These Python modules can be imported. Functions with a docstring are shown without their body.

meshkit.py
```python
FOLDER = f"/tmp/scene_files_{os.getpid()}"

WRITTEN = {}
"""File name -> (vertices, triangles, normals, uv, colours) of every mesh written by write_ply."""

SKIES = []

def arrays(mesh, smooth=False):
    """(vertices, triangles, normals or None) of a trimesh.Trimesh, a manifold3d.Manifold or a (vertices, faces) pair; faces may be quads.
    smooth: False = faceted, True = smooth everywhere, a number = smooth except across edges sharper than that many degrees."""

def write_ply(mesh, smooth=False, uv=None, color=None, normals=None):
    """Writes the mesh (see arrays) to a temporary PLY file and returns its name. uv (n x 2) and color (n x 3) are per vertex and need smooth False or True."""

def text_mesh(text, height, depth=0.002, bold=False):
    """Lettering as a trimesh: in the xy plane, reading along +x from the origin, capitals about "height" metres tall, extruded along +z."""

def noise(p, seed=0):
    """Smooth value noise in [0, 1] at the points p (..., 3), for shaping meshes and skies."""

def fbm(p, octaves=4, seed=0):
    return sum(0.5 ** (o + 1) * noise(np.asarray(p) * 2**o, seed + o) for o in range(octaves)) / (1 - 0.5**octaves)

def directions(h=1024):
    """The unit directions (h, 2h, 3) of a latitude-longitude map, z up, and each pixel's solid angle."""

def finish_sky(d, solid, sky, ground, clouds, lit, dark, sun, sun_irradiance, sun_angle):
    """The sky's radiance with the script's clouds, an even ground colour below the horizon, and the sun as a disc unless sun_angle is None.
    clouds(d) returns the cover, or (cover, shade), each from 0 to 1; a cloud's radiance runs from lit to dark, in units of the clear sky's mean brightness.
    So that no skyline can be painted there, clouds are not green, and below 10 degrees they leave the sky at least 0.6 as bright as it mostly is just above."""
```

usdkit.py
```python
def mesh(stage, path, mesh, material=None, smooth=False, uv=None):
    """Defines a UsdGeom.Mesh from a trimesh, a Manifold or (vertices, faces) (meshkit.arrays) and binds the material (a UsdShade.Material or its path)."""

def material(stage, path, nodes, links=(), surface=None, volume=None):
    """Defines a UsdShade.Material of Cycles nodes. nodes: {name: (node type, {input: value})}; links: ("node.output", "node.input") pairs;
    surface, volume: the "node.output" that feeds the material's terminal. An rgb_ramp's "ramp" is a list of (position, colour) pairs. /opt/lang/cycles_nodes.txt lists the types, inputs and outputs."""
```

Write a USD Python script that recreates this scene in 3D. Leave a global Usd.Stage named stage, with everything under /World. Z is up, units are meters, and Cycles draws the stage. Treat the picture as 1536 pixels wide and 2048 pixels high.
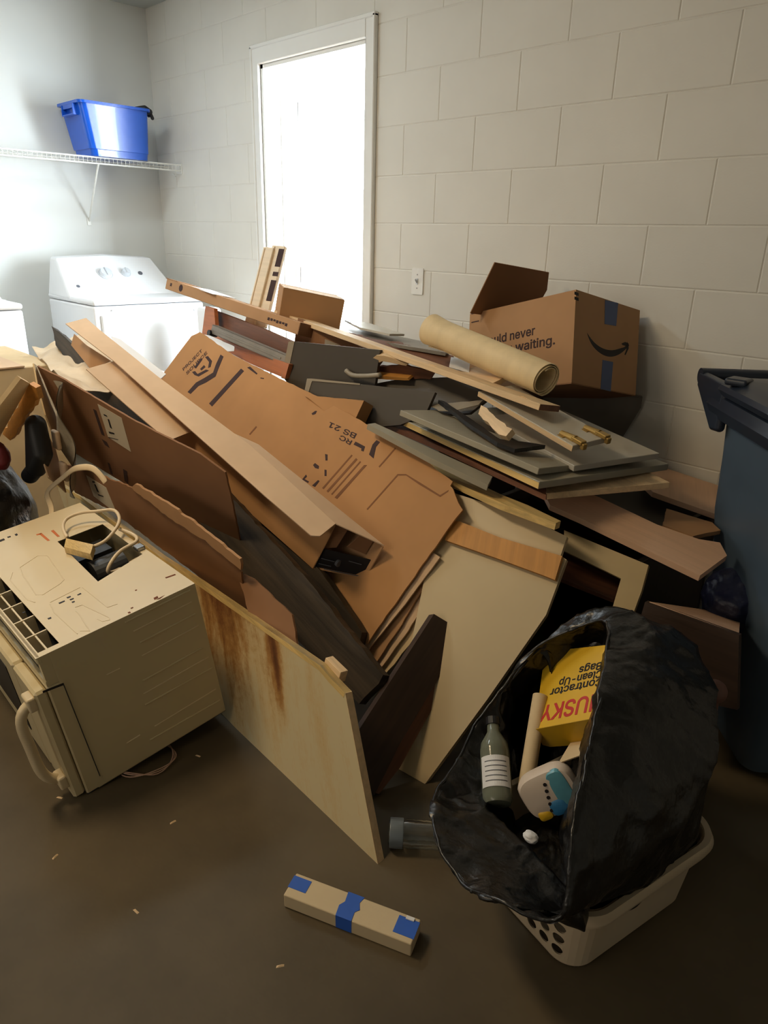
import math, random
import numpy as np, trimesh, manifold3d as m3
from shapely.geometry import Polygon, Point, box as sbox
from scipy.spatial.transform import Rotation as Rot
import usdkit, meshkit
from pxr import Usd, UsdGeom, UsdLux, UsdShade, Gf, Sdf, Vt
random.seed(7); rng = np.random.default_rng(7)
stage = Usd.Stage.CreateInMemory()
UsdGeom.SetStageUpAxis(stage, 'Z'); UsdGeom.SetStageMetersPerUnit(stage, 1.0)
UsdGeom.Xform.Define(stage, '/World'); UsdGeom.Scope.Define(stage, '/World/Looks')
# ---------------------------------------------------------------- camera, light, exposure
EYE = (4.75966, -2.54574, 1.35642)
RIGHT, UP, FWD = (0.69823, 0.71546, 0.02414), (-0.27404, 0.23598, 0.93232), (-0.66135, 0.65758, -0.36083)
cam = UsdGeom.Camera.Define(stage, '/World/camera')
cam.AddTransformOp().Set(Gf.Matrix4d(*RIGHT, 0, *UP, 0, *[-q for q in FWD], 0, *EYE, 1))
cam.CreateHorizontalApertureAttr(36.0); cam.CreateVerticalApertureAttr(48.0)
cam.CreateFocalLengthAttr(1417.27 / 1536 * 36); cam.CreateClippingRangeAttr((0.03, 200.0))
cam.CreateExposureAttr(0.60)

def rect_light(name, pos, aim, w, h, power, col, norm=True):
    l = UsdLux.RectLight.Define(stage, '/World/' + name)
    p, a = np.array(pos, float), np.array(aim, float)
    z = (p - a) / np.linalg.norm(p - a); x = np.cross((0, 0, 1.0), z)
    x = x / np.linalg.norm(x) if np.linalg.norm(x) > 1e-3 else np.array((1.0, 0, 0)); y = np.cross(z, x)
    l.AddTransformOp().Set(Gf.Matrix4d(*map(float, x), 0, *map(float, y), 0, *map(float, z), 0, *map(float, p), 1))
    l.CreateWidthAttr(w); l.CreateHeightAttr(h); l.CreateIntensityAttr(power); l.CreateColorAttr(Gf.Vec3f(*col))
    return l
# daylight entering the bright room behind the doorway through its side window
rect_light('daylight_window_lamp', (3.34, 1.55, 1.45), (0.3, 0.6, 1.2), 1.9, 1.7, 32.0, (0.80, 0.91, 1.0))
rect_light('added_beyond_fill', (1.9, 1.3, 2.55), (1.9, 1.3, 0.0), 1.6, 1.4, 9.0, (0.9, 0.96, 1.0))  # added overhead fill for the bright room, under its closed ceiling
# the garage's warm ceiling fixture and a weak warm light at the garage's far end, both out of frame
rect_light('added_cool_fill', (1.25, -1.55, 2.6), (1.25, -1.5, 0.0), 0.3, 0.9, 16.0, (0.82, 0.93, 1.0))  # added cool fill, brightens the left block wall; no known fixture
rect_light('ceiling_lamp', (2.5, -2.45, 2.58), (2.55, -2.2, 0.0), 0.6, 0.35, 28.0, (1.0, 0.76, 0.47))
rect_light('garage_end_lamp', (-0.0 + 3.0, -5.3, 1.6), (2.6, 0.0, 0.9), 2.2, 1.2, 1.6, (1.0, 0.86, 0.7))
dome = UsdLux.DomeLight.Define(stage, '/World/sky_light'); dome.CreateIntensityAttr(0.02); dome.CreateColorAttr(Gf.Vec3f(.85, .92, 1.0))

# ---------------------------------------------------------------- materials
def S(r, g, b):
    c = np.array([r, g, b]) / 255.0
    return tuple(float(q) for q in np.where(c <= .04045, c / 12.92, ((c + .055) / 1.055) ** 2.4))
MATS = {}
def mat(name, col, rough=.6, var=.12, scale=6, stretch=(1, 1, 1), bump=0, bscale=80, spec=.5, metal=0, coat=0, detail=4, col2=None, dist=0.0, lo=.35, hi=.65, bdist=.002, alpha=None):
    if name in MATS: return MATS[name]
    c = np.array(col)
    a, b = (c * (1 - var), np.minimum(c * (1 + var), 1)) if col2 is None else (c, np.array(col2))
    n = {'t': ('texture_coordinate', {}), 'm': ('mapping', {'scale': stretch}),
         'n': ('noise_texture', {'scale': float(scale), 'detail': float(detail), 'roughness': .6, 'distortion': float(dist)}),
         'r': ('rgb_ramp', {'ramp': [(lo, tuple(a)), (hi, tuple(b))]}),
         'p': ('principled_bsdf', {'roughness': float(rough), 'metallic': float(metal), 'specular_ior_level': float(spec), 'coat_weight': float(coat)})}
    l = [('t.object', 'm.vector'), ('m.vector', 'n.vector'), ('n.fac', 'r.fac'), ('r.color', 'p.base_color')]
    if bump:
        n['bn'] = ('noise_texture', {'scale': float(bscale), 'detail': 3.0}); n['b'] = ('bump', {'strength': float(bump), 'distance': float(bdist)})
        l += [('m.vector', 'bn.vector'), ('bn.fac', 'b.height'), ('b.normal', 'p.normal')]
    MATS[name] = usdkit.material(stage, '/World/Looks/' + name, n, l, 'p.BSDF')
    return MATS[name]
def wood(name, col, var=.22, scale=9): return mat(name, col, rough=.55, var=var, scale=scale, stretch=(.35, 5, 5), bump=.15, bscale=30, dist=.6)
def card(name, col, var=.07): return mat(name, col, rough=.75, var=var, scale=3.5, bump=.12, bscale=45, spec=.25)
M = dict(
    wall=mat('wall_paint', S(226, 224, 216), rough=.55, var=.025, scale=2.5, bump=.15, bscale=160, spec=.35),
    wallL=mat('wall_paint_smooth', S(220, 222, 218), rough=.5, var=.02, scale=1.5, bump=.06, bscale=60, spec=.35),
    ceil=mat('ceiling_paint', S(190, 194, 188), rough=.8, var=.06, scale=4),
    floor=mat('concrete', S(88, 77, 58), rough=.62, var=.22, scale=2.2, bump=.2, bscale=70, detail=9, spec=.3),
    trim=mat('trim_paint', S(236, 236, 232), rough=.35, var=.01),
    white=mat('appliance_enamel', S(236, 238, 240), rough=.35, var=.01, spec=.4),
    knob=mat('knob_grey_white', S(205, 210, 216), rough=.3, var=.02),
    print_grey=mat('print_grey', S(95, 98, 105), var=.05),
    wire=mat('wire_coating', S(232, 232, 226), rough=.35, var=.01),
    blue=mat('blue_plastic', S(28, 92, 205), rough=.22, var=.04, scale=3, coat=.2),
    black=mat('black_plastic', S(26, 27, 30), rough=.45, var=.1),
    bag=mat('black_bag', S(15, 15, 16), rough=.32, var=.15, bump=.5, bscale=34, bdist=.008, scale=12, spec=.6),
    can=mat('blue_grey_plastic', S(72, 88, 104), rough=.38, var=.08, scale=5, bump=.06, bscale=120),
    canlid=mat('dark_lid_plastic', S(36, 44, 58), rough=.33, var=.08),
    kraft=card('kraft_card', S(176, 136, 98)), kraft_d=card('kraft_card_dark', S(140, 102, 72)), kraft_l=card('kraft_card_pale', S(208, 178, 146)),
    kraft_o=card('kraft_card_orange', S(182, 136, 90)), card_in=card('kraft_inner', S(140, 100, 68)), card_c=card('cream_card', S(214, 190, 150)),
    ink=mat('brown_ink', S(58, 36, 34), rough=.8, var=.15, scale=40), inkl=mat('faint_ink', S(128, 84, 48), rough=.8, var=.1), inkb=mat('black_ink', S(28, 24, 26), rough=.7, var=.1),
    paper=mat('white_paper', S(225, 225, 226), rough=.6, var=.02), label=mat('label_paper', S(205, 192, 168), rough=.5, var=.03),
    wood=wood('pale_wood', S(220, 190, 148), var=.12), trimw=wood('pale_trim_wood', S(226, 208, 180), var=.06), woodo=wood('orange_wood', S(196, 138, 66), var=.12), woody=wood('yellow_wood', S(214, 182, 116)),
    weath=wood('weathered_wood', S(56, 46, 33), var=.5, scale=7), brownw=wood('brown_wood', S(112, 72, 50)), tanv=wood('tan_laminate', S(208, 170, 140), var=.06),
    orv=wood('orange_brown_wood', S(176, 106, 62), var=.12), dkw=wood('dark_brown_wood', S(62, 46, 36)),
    grey=mat('grey_green_paint', S(158, 152, 134), rough=.4, var=.04, scale=5), greyl=mat('grey_paint_pale', S(182, 176, 162), rough=.4, var=.05, scale=8),
    cream=mat('cream_board', S(196, 176, 138), rough=.45, var=.04, scale=3), frame=mat('almond_paint', S(178, 156, 112), rough=.45, var=.04),
    shade_box=mat('shade_grey', S(112, 108, 102), rough=.5), dark=mat('dark_grey_panel', S(70, 64, 56), rough=.5, var=.08, scale=3), edge=mat('grey_edge', S(150, 140, 122), rough=.5, var=.08),  # the first grey carries the shade under the curved-arrow carton
    sheet=mat('grey_sheet', S(128, 122, 112), rough=.4, var=.15, scale=6),
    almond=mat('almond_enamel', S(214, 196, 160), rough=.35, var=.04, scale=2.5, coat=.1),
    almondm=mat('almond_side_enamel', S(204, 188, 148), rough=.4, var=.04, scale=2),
    metal=mat('zinc_metal', S(150, 150, 150), rough=.35, metal=.9, var=.1), dmetal=mat('dark_metal', S(70, 72, 74), rough=.5, metal=.6, var=.2, scale=20),
    brass=mat('hinge_metal', S(170, 140, 80), rough=.4, metal=.7), rust=mat('rust', S(112, 60, 28), rough=.85, var=.3, scale=40),
    orange=mat('orange_print', S(196, 104, 44), rough=.6), tape=mat('painter_tape', S(38, 92, 190), rough=.6, var=.06, bump=.1, bscale=120),
    tapeb=mat('dull_blue_tape', S(62, 84, 130), rough=.5, var=.05), ptape=mat('clear_yellow_tape', S(206, 176, 118), rough=.2, var=.15, scale=60, stretch=(1, 6, 1)),
    cable=mat('cream_cable', S(216, 194, 158), rough=.4, var=.05), roll=mat('roll_backing', S(226, 204, 160), rough=.6, var=.07, scale=5, stretch=(.6, 3, 3)),
    foam=mat('cream_foam', S(206, 186, 150), rough=.7, var=.03, bump=.1, bscale=200), bask=mat('cream_plastic', S(206, 188, 160), rough=.38, var=.03),
    yellow=mat('yellow_print', S(222, 178, 42), rough=.4, var=.05), yellowd=mat('yellow_print_side', S(200, 158, 34), rough=.4, var=.06), red=mat('red_print', S(196, 44, 40), rough=.4, var=.05),
    bluep=mat('blue_pack', S(54, 120, 168), rough=.35, var=.1, scale=14), teal=mat('teal_pack', S(96, 160, 178), rough=.3, var=.12, scale=10), creamp=mat('cream_pack', S(216, 200, 184), rough=.4, var=.05),
    darkred=mat('dark_red', S(112, 30, 34), rough=.6, var=.2), film=mat('bubble_film', S(170, 160, 140), rough=.35, var=.2, scale=14, bump=.4, bscale=40),
    beige=mat('beige_sheeting', S(208, 186, 154), rough=.5, var=.08, scale=5, bump=.5, bscale=14, bdist=.01), navy=mat('navy_bag', S(34, 40, 72), rough=.4, var=.2, bump=.5, bscale=30, bdist=.01),
    green=mat('olive_text', S(92, 100, 78), rough=.7), pink=mat('dusky_wood_knob', S(120, 84, 72), rough=.5, var=.1), pinkw=mat('pink_wire', S(196, 160, 140), rough=.5),
    bluegrey=mat('blue_grey_metal', S(112, 122, 130), rough=.4, metal=.3))
# stained panel: pale laminate with brown damp stains running down it
def stain_mat():
    "s runs across the slanting streaks, y along them; brown where damp ran down from the top edge"
    mth = lambda k, a=None, b=None, c=None, cl=False: ('math', {'math_type': k, 'use_clamp': cl, **{n: float(v) for n, v in (('value1', a), ('value2', b), ('value3', c)) if v is not None}})
    n = {'t': ('texture_coordinate', {}), 'x': ('separate_xyz', {}), 's': mth('multiply_add', None, .7), 'sm': mth('multiply', None, 11), 'ym': mth('multiply', None, 2.6), 'cv': ('combine_xyz', {}),
         'n': ('noise_texture', {'scale': 1.0, 'detail': 6.0, 'roughness': .68, 'distortion': .35}), 'n2': ('noise_texture', {'scale': 46.0, 'detail': 4.0, 'roughness': .7}), 'n3': ('noise_texture', {'scale': 2.2, 'detail': 2.0}),
         'a1': mth('subtract', None, .565), 'a2': mth('absolute'), 'a3': mth('multiply_add', None, -17.0, 1.05, True), 'ay': mth('multiply_add', None, 5.0, .3, True), 'A': mth('multiply'),
         'b1': mth('subtract', None, .24), 'b2': mth('absolute'), 'b3': mth('multiply_add', None, -3.2, 1.0, True), 'by': mth('multiply_add', None, 3.4, .5, True), 'B': mth('multiply'),
         'v1': mth('multiply', None, .62), 'v2': mth('multiply_add', None, .40), 'v3': mth('multiply_add', None, .36), 'v4': mth('multiply_add', None, .2),
         'r': ('rgb_ramp', {'ramp': [(.40, S(206, 190, 150)), (.51, S(202, 176, 128)), (.60, S(172, 128, 72)), (.71, S(122, 76, 40)), (.85, S(84, 50, 28))]}),
         'pm': ('map_range', {'from_min': .5, 'from_max': .62, 'to_min': 0.0, 'to_max': .6, 'clamp': True}), 'mx': ('mix', {'mix_type': 'mix', 'color2': S(196, 192, 172)}), 'p': ('principled_bsdf', {'roughness': .5})}
    l = [('t.object', 'x.vector'), ('x.y', 's.value1'), ('x.x', 's.value3'), ('s.value', 'sm.value1'), ('x.y', 'ym.value1'), ('sm.value', 'cv.x'), ('ym.value', 'cv.y'), ('cv.vector', 'n.vector'), ('t.object', 'n2.vector'), ('cv.vector', 'n3.vector'),
         ('s.value', 'a1.value1'), ('a1.value', 'a2.value1'), ('a2.value', 'a3.value1'), ('x.y', 'ay.value1'), ('a3.value', 'A.value1'), ('ay.value', 'A.value2'),
         ('s.value', 'b1.value1'), ('b1.value', 'b2.value1'), ('b2.value', 'b3.value1'), ('x.y', 'by.value1'), ('b3.value', 'B.value1'), ('by.value', 'B.value2'),
         ('n.fac', 'v1.value1'), ('A.value', 'v2.value1'), ('v1.value', 'v2.value3'), ('B.value', 'v3.value1'), ('v2.value', 'v3.value3'), ('n2.fac', 'v4.value1'), ('v3.value', 'v4.value3'),
         ('v4.value', 'r.fac'), ('n3.fac', 'pm.value'), ('pm.result', 'mx.fac'), ('r.color', 'mx.color1'), ('r.color', 'p.base_color')]
    return usdkit.material(stage, '/World/Looks/stained_laminate', n, l, 'p.BSDF')
M['stain'] = stain_mat()
M['clear'] = usdkit.material(stage, '/World/Looks/clear_plastic', {'f': ('layer_weight', {'blend': .35}), 'r': ('map_range', {'to_min': .06, 'to_max': .8}), 't': ('transparent_bsdf', {'color': (.88, .9, .9)}), 'g': ('glossy_bsdf', {'color': (.8, .85, .88), 'roughness': .12}), 'x': ('mix_closure', {})}, [('f.facing', 'r.value'), ('r.result', 'x.fac'), ('t.BSDF', 'x.closure1'), ('g.BSDF', 'x.closure2')], 'x.closure')
M['greenglass'] = usdkit.material(stage, '/World/Looks/clear_bottle', {'p': ('principled_bsdf', {'base_color': (.22, .24, .18), 'roughness': .12, 'transmission_weight': .3, 'ior': 1.4})}, [], 'p.BSDF')

# ---------------------------------------------------------------- helpers
USED = {}
def fresh(parent, name):
    k = (parent, name); n = USED.get(k, 0); USED[k] = n + 1
    return f'{parent}/{name}' + (f'_{n:03d}' if n else '')
def tag(prim, label=None, cat=None, group=None, kind=None):
    for k, v in (('label', label), ('category', cat), ('group', group), ('kind', kind)):
        if v: prim.SetCustomDataByKey(k, v)
def M4(o=(0, 0, 0), r=None):
    m = np.eye(4); m[:3, 3] = o
    if r is not None: m[:3, :3] = r
    return m
def setx(x, m): x.AddTransformOp().Set(Gf.Matrix4d(*[float(q) for q in np.array(m).T.ravel()]))
class Thing:
    def __init__(s, name, label, cat, m=None, group=None, kind=None):
        s.path = fresh('/World', name); s.m = np.eye(4) if m is None else np.array(m, float)
        x = UsdGeom.Xform.Define(stage, s.path); setx(x, s.m); tag(x.GetPrim(), label, cat, group, kind); s.sub = False
    def part(s, name, mesh, m, label=None, smooth=False, world=False, kind=None, under=None):
        p = fresh(under or s.path, name)
        v, f = meshkit.arrays(mesh)[:2]
        if world: v = (v - s.m[:3, 3]) @ s.m[:3, :3]
        usdkit.mesh(stage, p, trimesh.Trimesh(v, f, process=False), m, smooth)
        tag(stage.GetPrimAtPath(p), label, kind=kind); return p
def single(name, mesh, m, label, cat, mx=None, smooth=False, group=None, kind=None):
    p = fresh('/World', name); g = usdkit.mesh(stage, p, mesh, m, smooth)
    if mx is not None: setx(g, mx)
    tag(g.GetPrim(), label, cat, group, kind); return p
def struct(name, mesh, m, smooth=False):
    p = fresh('/World', name); g = usdkit.mesh(stage, p, mesh, m, smooth); tag(g.GetPrim(), kind='structure'); return p
def cat_(ms): return trimesh.util.concatenate([q if isinstance(q, trimesh.Trimesh) else trimesh.Trimesh(*meshkit.arrays(q)[:2], process=False) for q in ms])
def bx(lo, hi):
    b = trimesh.creation.box(np.subtract(hi, lo)); b.apply_translation((np.array(lo) + hi) / 2); return b
def rbx(lo, hi, r=.01, seg=2):
    lo, hi = np.array(lo, float), np.array(hi, float); r = min(r, (hi - lo).min() / 2.01)
    s = trimesh.creation.icosphere(seg, r)
    v = np.vstack([s.vertices + [(lo, hi)[i][0] + (r, -r)[i], (lo, hi)[j][1] + (r, -r)[j], (lo, hi)[k][2] + (r, -r)[k]] for i in (0, 1) for j in (0, 1) for k in (0, 1)])
    return trimesh.convex.convex_hull(v)
def cbx(lo, hi, c=.0015):
    "box with chamfered edges"
    lo, hi = np.array(lo, float), np.array(hi, float); c = min(c, (hi - lo).min() / 3); v = []
    for i in (0, 1):
        for j in (0, 1):
            for k in (0, 1):
                p = np.array([(lo, hi)[i][0], (lo, hi)[j][1], (lo, hi)[k][2]]); d = np.array([(1, -1)[i], (1, -1)[j], (1, -1)[k]]) * c
                for a in range(3):
                    q = p + d; q[a] = p[a]; v.append(q)
    return trimesh.convex.convex_hull(np.array(v))
def cyl(p, q, r, r2=None, n=20):
    p, q = np.array(p, float), np.array(q, float); d = q - p; h = np.linalg.norm(d); a = np.linspace(0, 2 * np.pi, n, endpoint=False)
    ring = np.stack([np.cos(a), np.sin(a), 0 * a], 1); r2 = r if r2 is None else r2
    v = np.vstack([ring * r, ring * r2 + [0, 0, h], [[0, 0, 0], [0, 0, h]]]); i = np.arange(n); j = (i + 1) % n
    f = np.vstack([np.stack([i, j, j + n], 1), np.stack([i, j + n, i + n], 1), np.stack([j, i, 0 * i + 2 * n], 1), np.stack([i + n, j + n, 0 * i + 2 * n + 1], 1)])
    T = trimesh.geometry.align_vectors([0, 0, 1], d / h); T[:3, 3] = p
    m = trimesh.Trimesh(v, f, process=False); m.apply_transform(T); return m
def tube(pts, r, n=10, closed=False, flat=None):
    P = np.array(pts, float); k = len(P)
    t = np.roll(P, -1, 0) - np.roll(P, 1, 0)
    if not closed: t[0] = P[1] - P[0]; t[-1] = P[-1] - P[-2]
    t /= np.linalg.norm(t, axis=1)[:, None] + 1e-12
    u = np.cross(t[0], (0, 0, 1.0) if abs(t[0][2]) < .9 else (1.0, 0, 0)); V = []
    for i in range(k):
        u = u - t[i] * (u @ t[i]); u /= np.linalg.norm(u); w = np.cross(t[i], u)
        a = np.linspace(0, 2 * np.pi, n, endpoint=False)
        V.append(P[i] + np.outer(np.cos(a), u) * (r if flat is None else flat) + np.outer(np.sin(a), w) * r)
    V = np.vstack(V); F = []; i = np.arange(n); j = (i + 1) % n
    for s in range(k if closed else k - 1):
        a, b = s * n, ((s + 1) % k) * n
        F += [np.stack([a + i, a + j, b + j], 1), np.stack([a + i, b + j, b + i], 1)]
    if not closed:
        V = np.vstack([V, P[0], P[-1]]); F += [np.stack([j, i, 0 * i + len(V) - 2], 1), np.stack([(k - 1) * n + i, (k - 1) * n + j, 0 * i + len(V) - 1], 1)]
    return trimesh.Trimesh(V, np.vstack(F), process=False)
def spline(pts, n, closed=False):
    from scipy.interpolate import CubicSpline
    P = np.array(pts, float)
    if closed: P = np.vstack([P, P[:1]])
    t = np.concatenate([[0], np.cumsum(np.maximum(np.linalg.norm(np.diff(P, axis=0), axis=1), 4e-3))])
    return CubicSpline(t, P, bc_type='periodic' if closed else 'natural')(np.linspace(0, t[-1], n, endpoint=not closed))
def ext(poly, t, z0=0.0):
    "polygon (list or shapely) extruded from z0 to z0 + t"
    g = poly if hasattr(poly, 'geom_type') else Polygon(poly)
    if not g.is_valid: g = g.buffer(0)
    m = cat_([trimesh.creation.extrude_polygon(q, t, engine='earcut') for q in getattr(g, 'geoms', [g])]); m.apply_translation((0, 0, z0)); return m
def rrect(w, h, r, n=6):
    return Polygon(sbox(-w / 2 + r, -h / 2 + r, w / 2 - r, h / 2 - r).buffer(r, quad_segs=n).exterior)
def loft(rings, cap0=True, cap1=True):
    R_ = [np.array(q, float) for q in rings]; n = len(R_[0]); V = np.vstack(R_); F = []; i = np.arange(n); j = (i + 1) % n
    for s in range(len(R_) - 1):
        a, b = s * n, (s + 1) * n
        F += [np.stack([a + i, a + j, b + j], 1), np.stack([a + i, b + j, b + i], 1)]
    if cap0: V = np.vstack([V, R_[0].mean(0)]); F.append(np.stack([j, i, 0 * i + len(V) - 1], 1))
    if cap1: V = np.vstack([V, R_[-1].mean(0)]); a = (len(R_) - 1) * n; F.append(np.stack([a + i, a + j, 0 * i + len(V) - 1], 1))
    return trimesh.Trimesh(V, np.vstack(F), process=False)
def hull(pts, r, seg=2):
    s = trimesh.creation.icosphere(seg, r); return trimesh.convex.convex_hull(np.vstack([s.vertices + p for p in pts]))
def dense(poly, step=.03):
    P = np.array(poly, float); out = []
    for a, b in zip(P, np.roll(P, -1, 0)):
        k = max(1, int(np.linalg.norm(b - a) / step)); out += [a + (b - a) * i / k for i in range(k)]
    return np.array(out)

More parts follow.
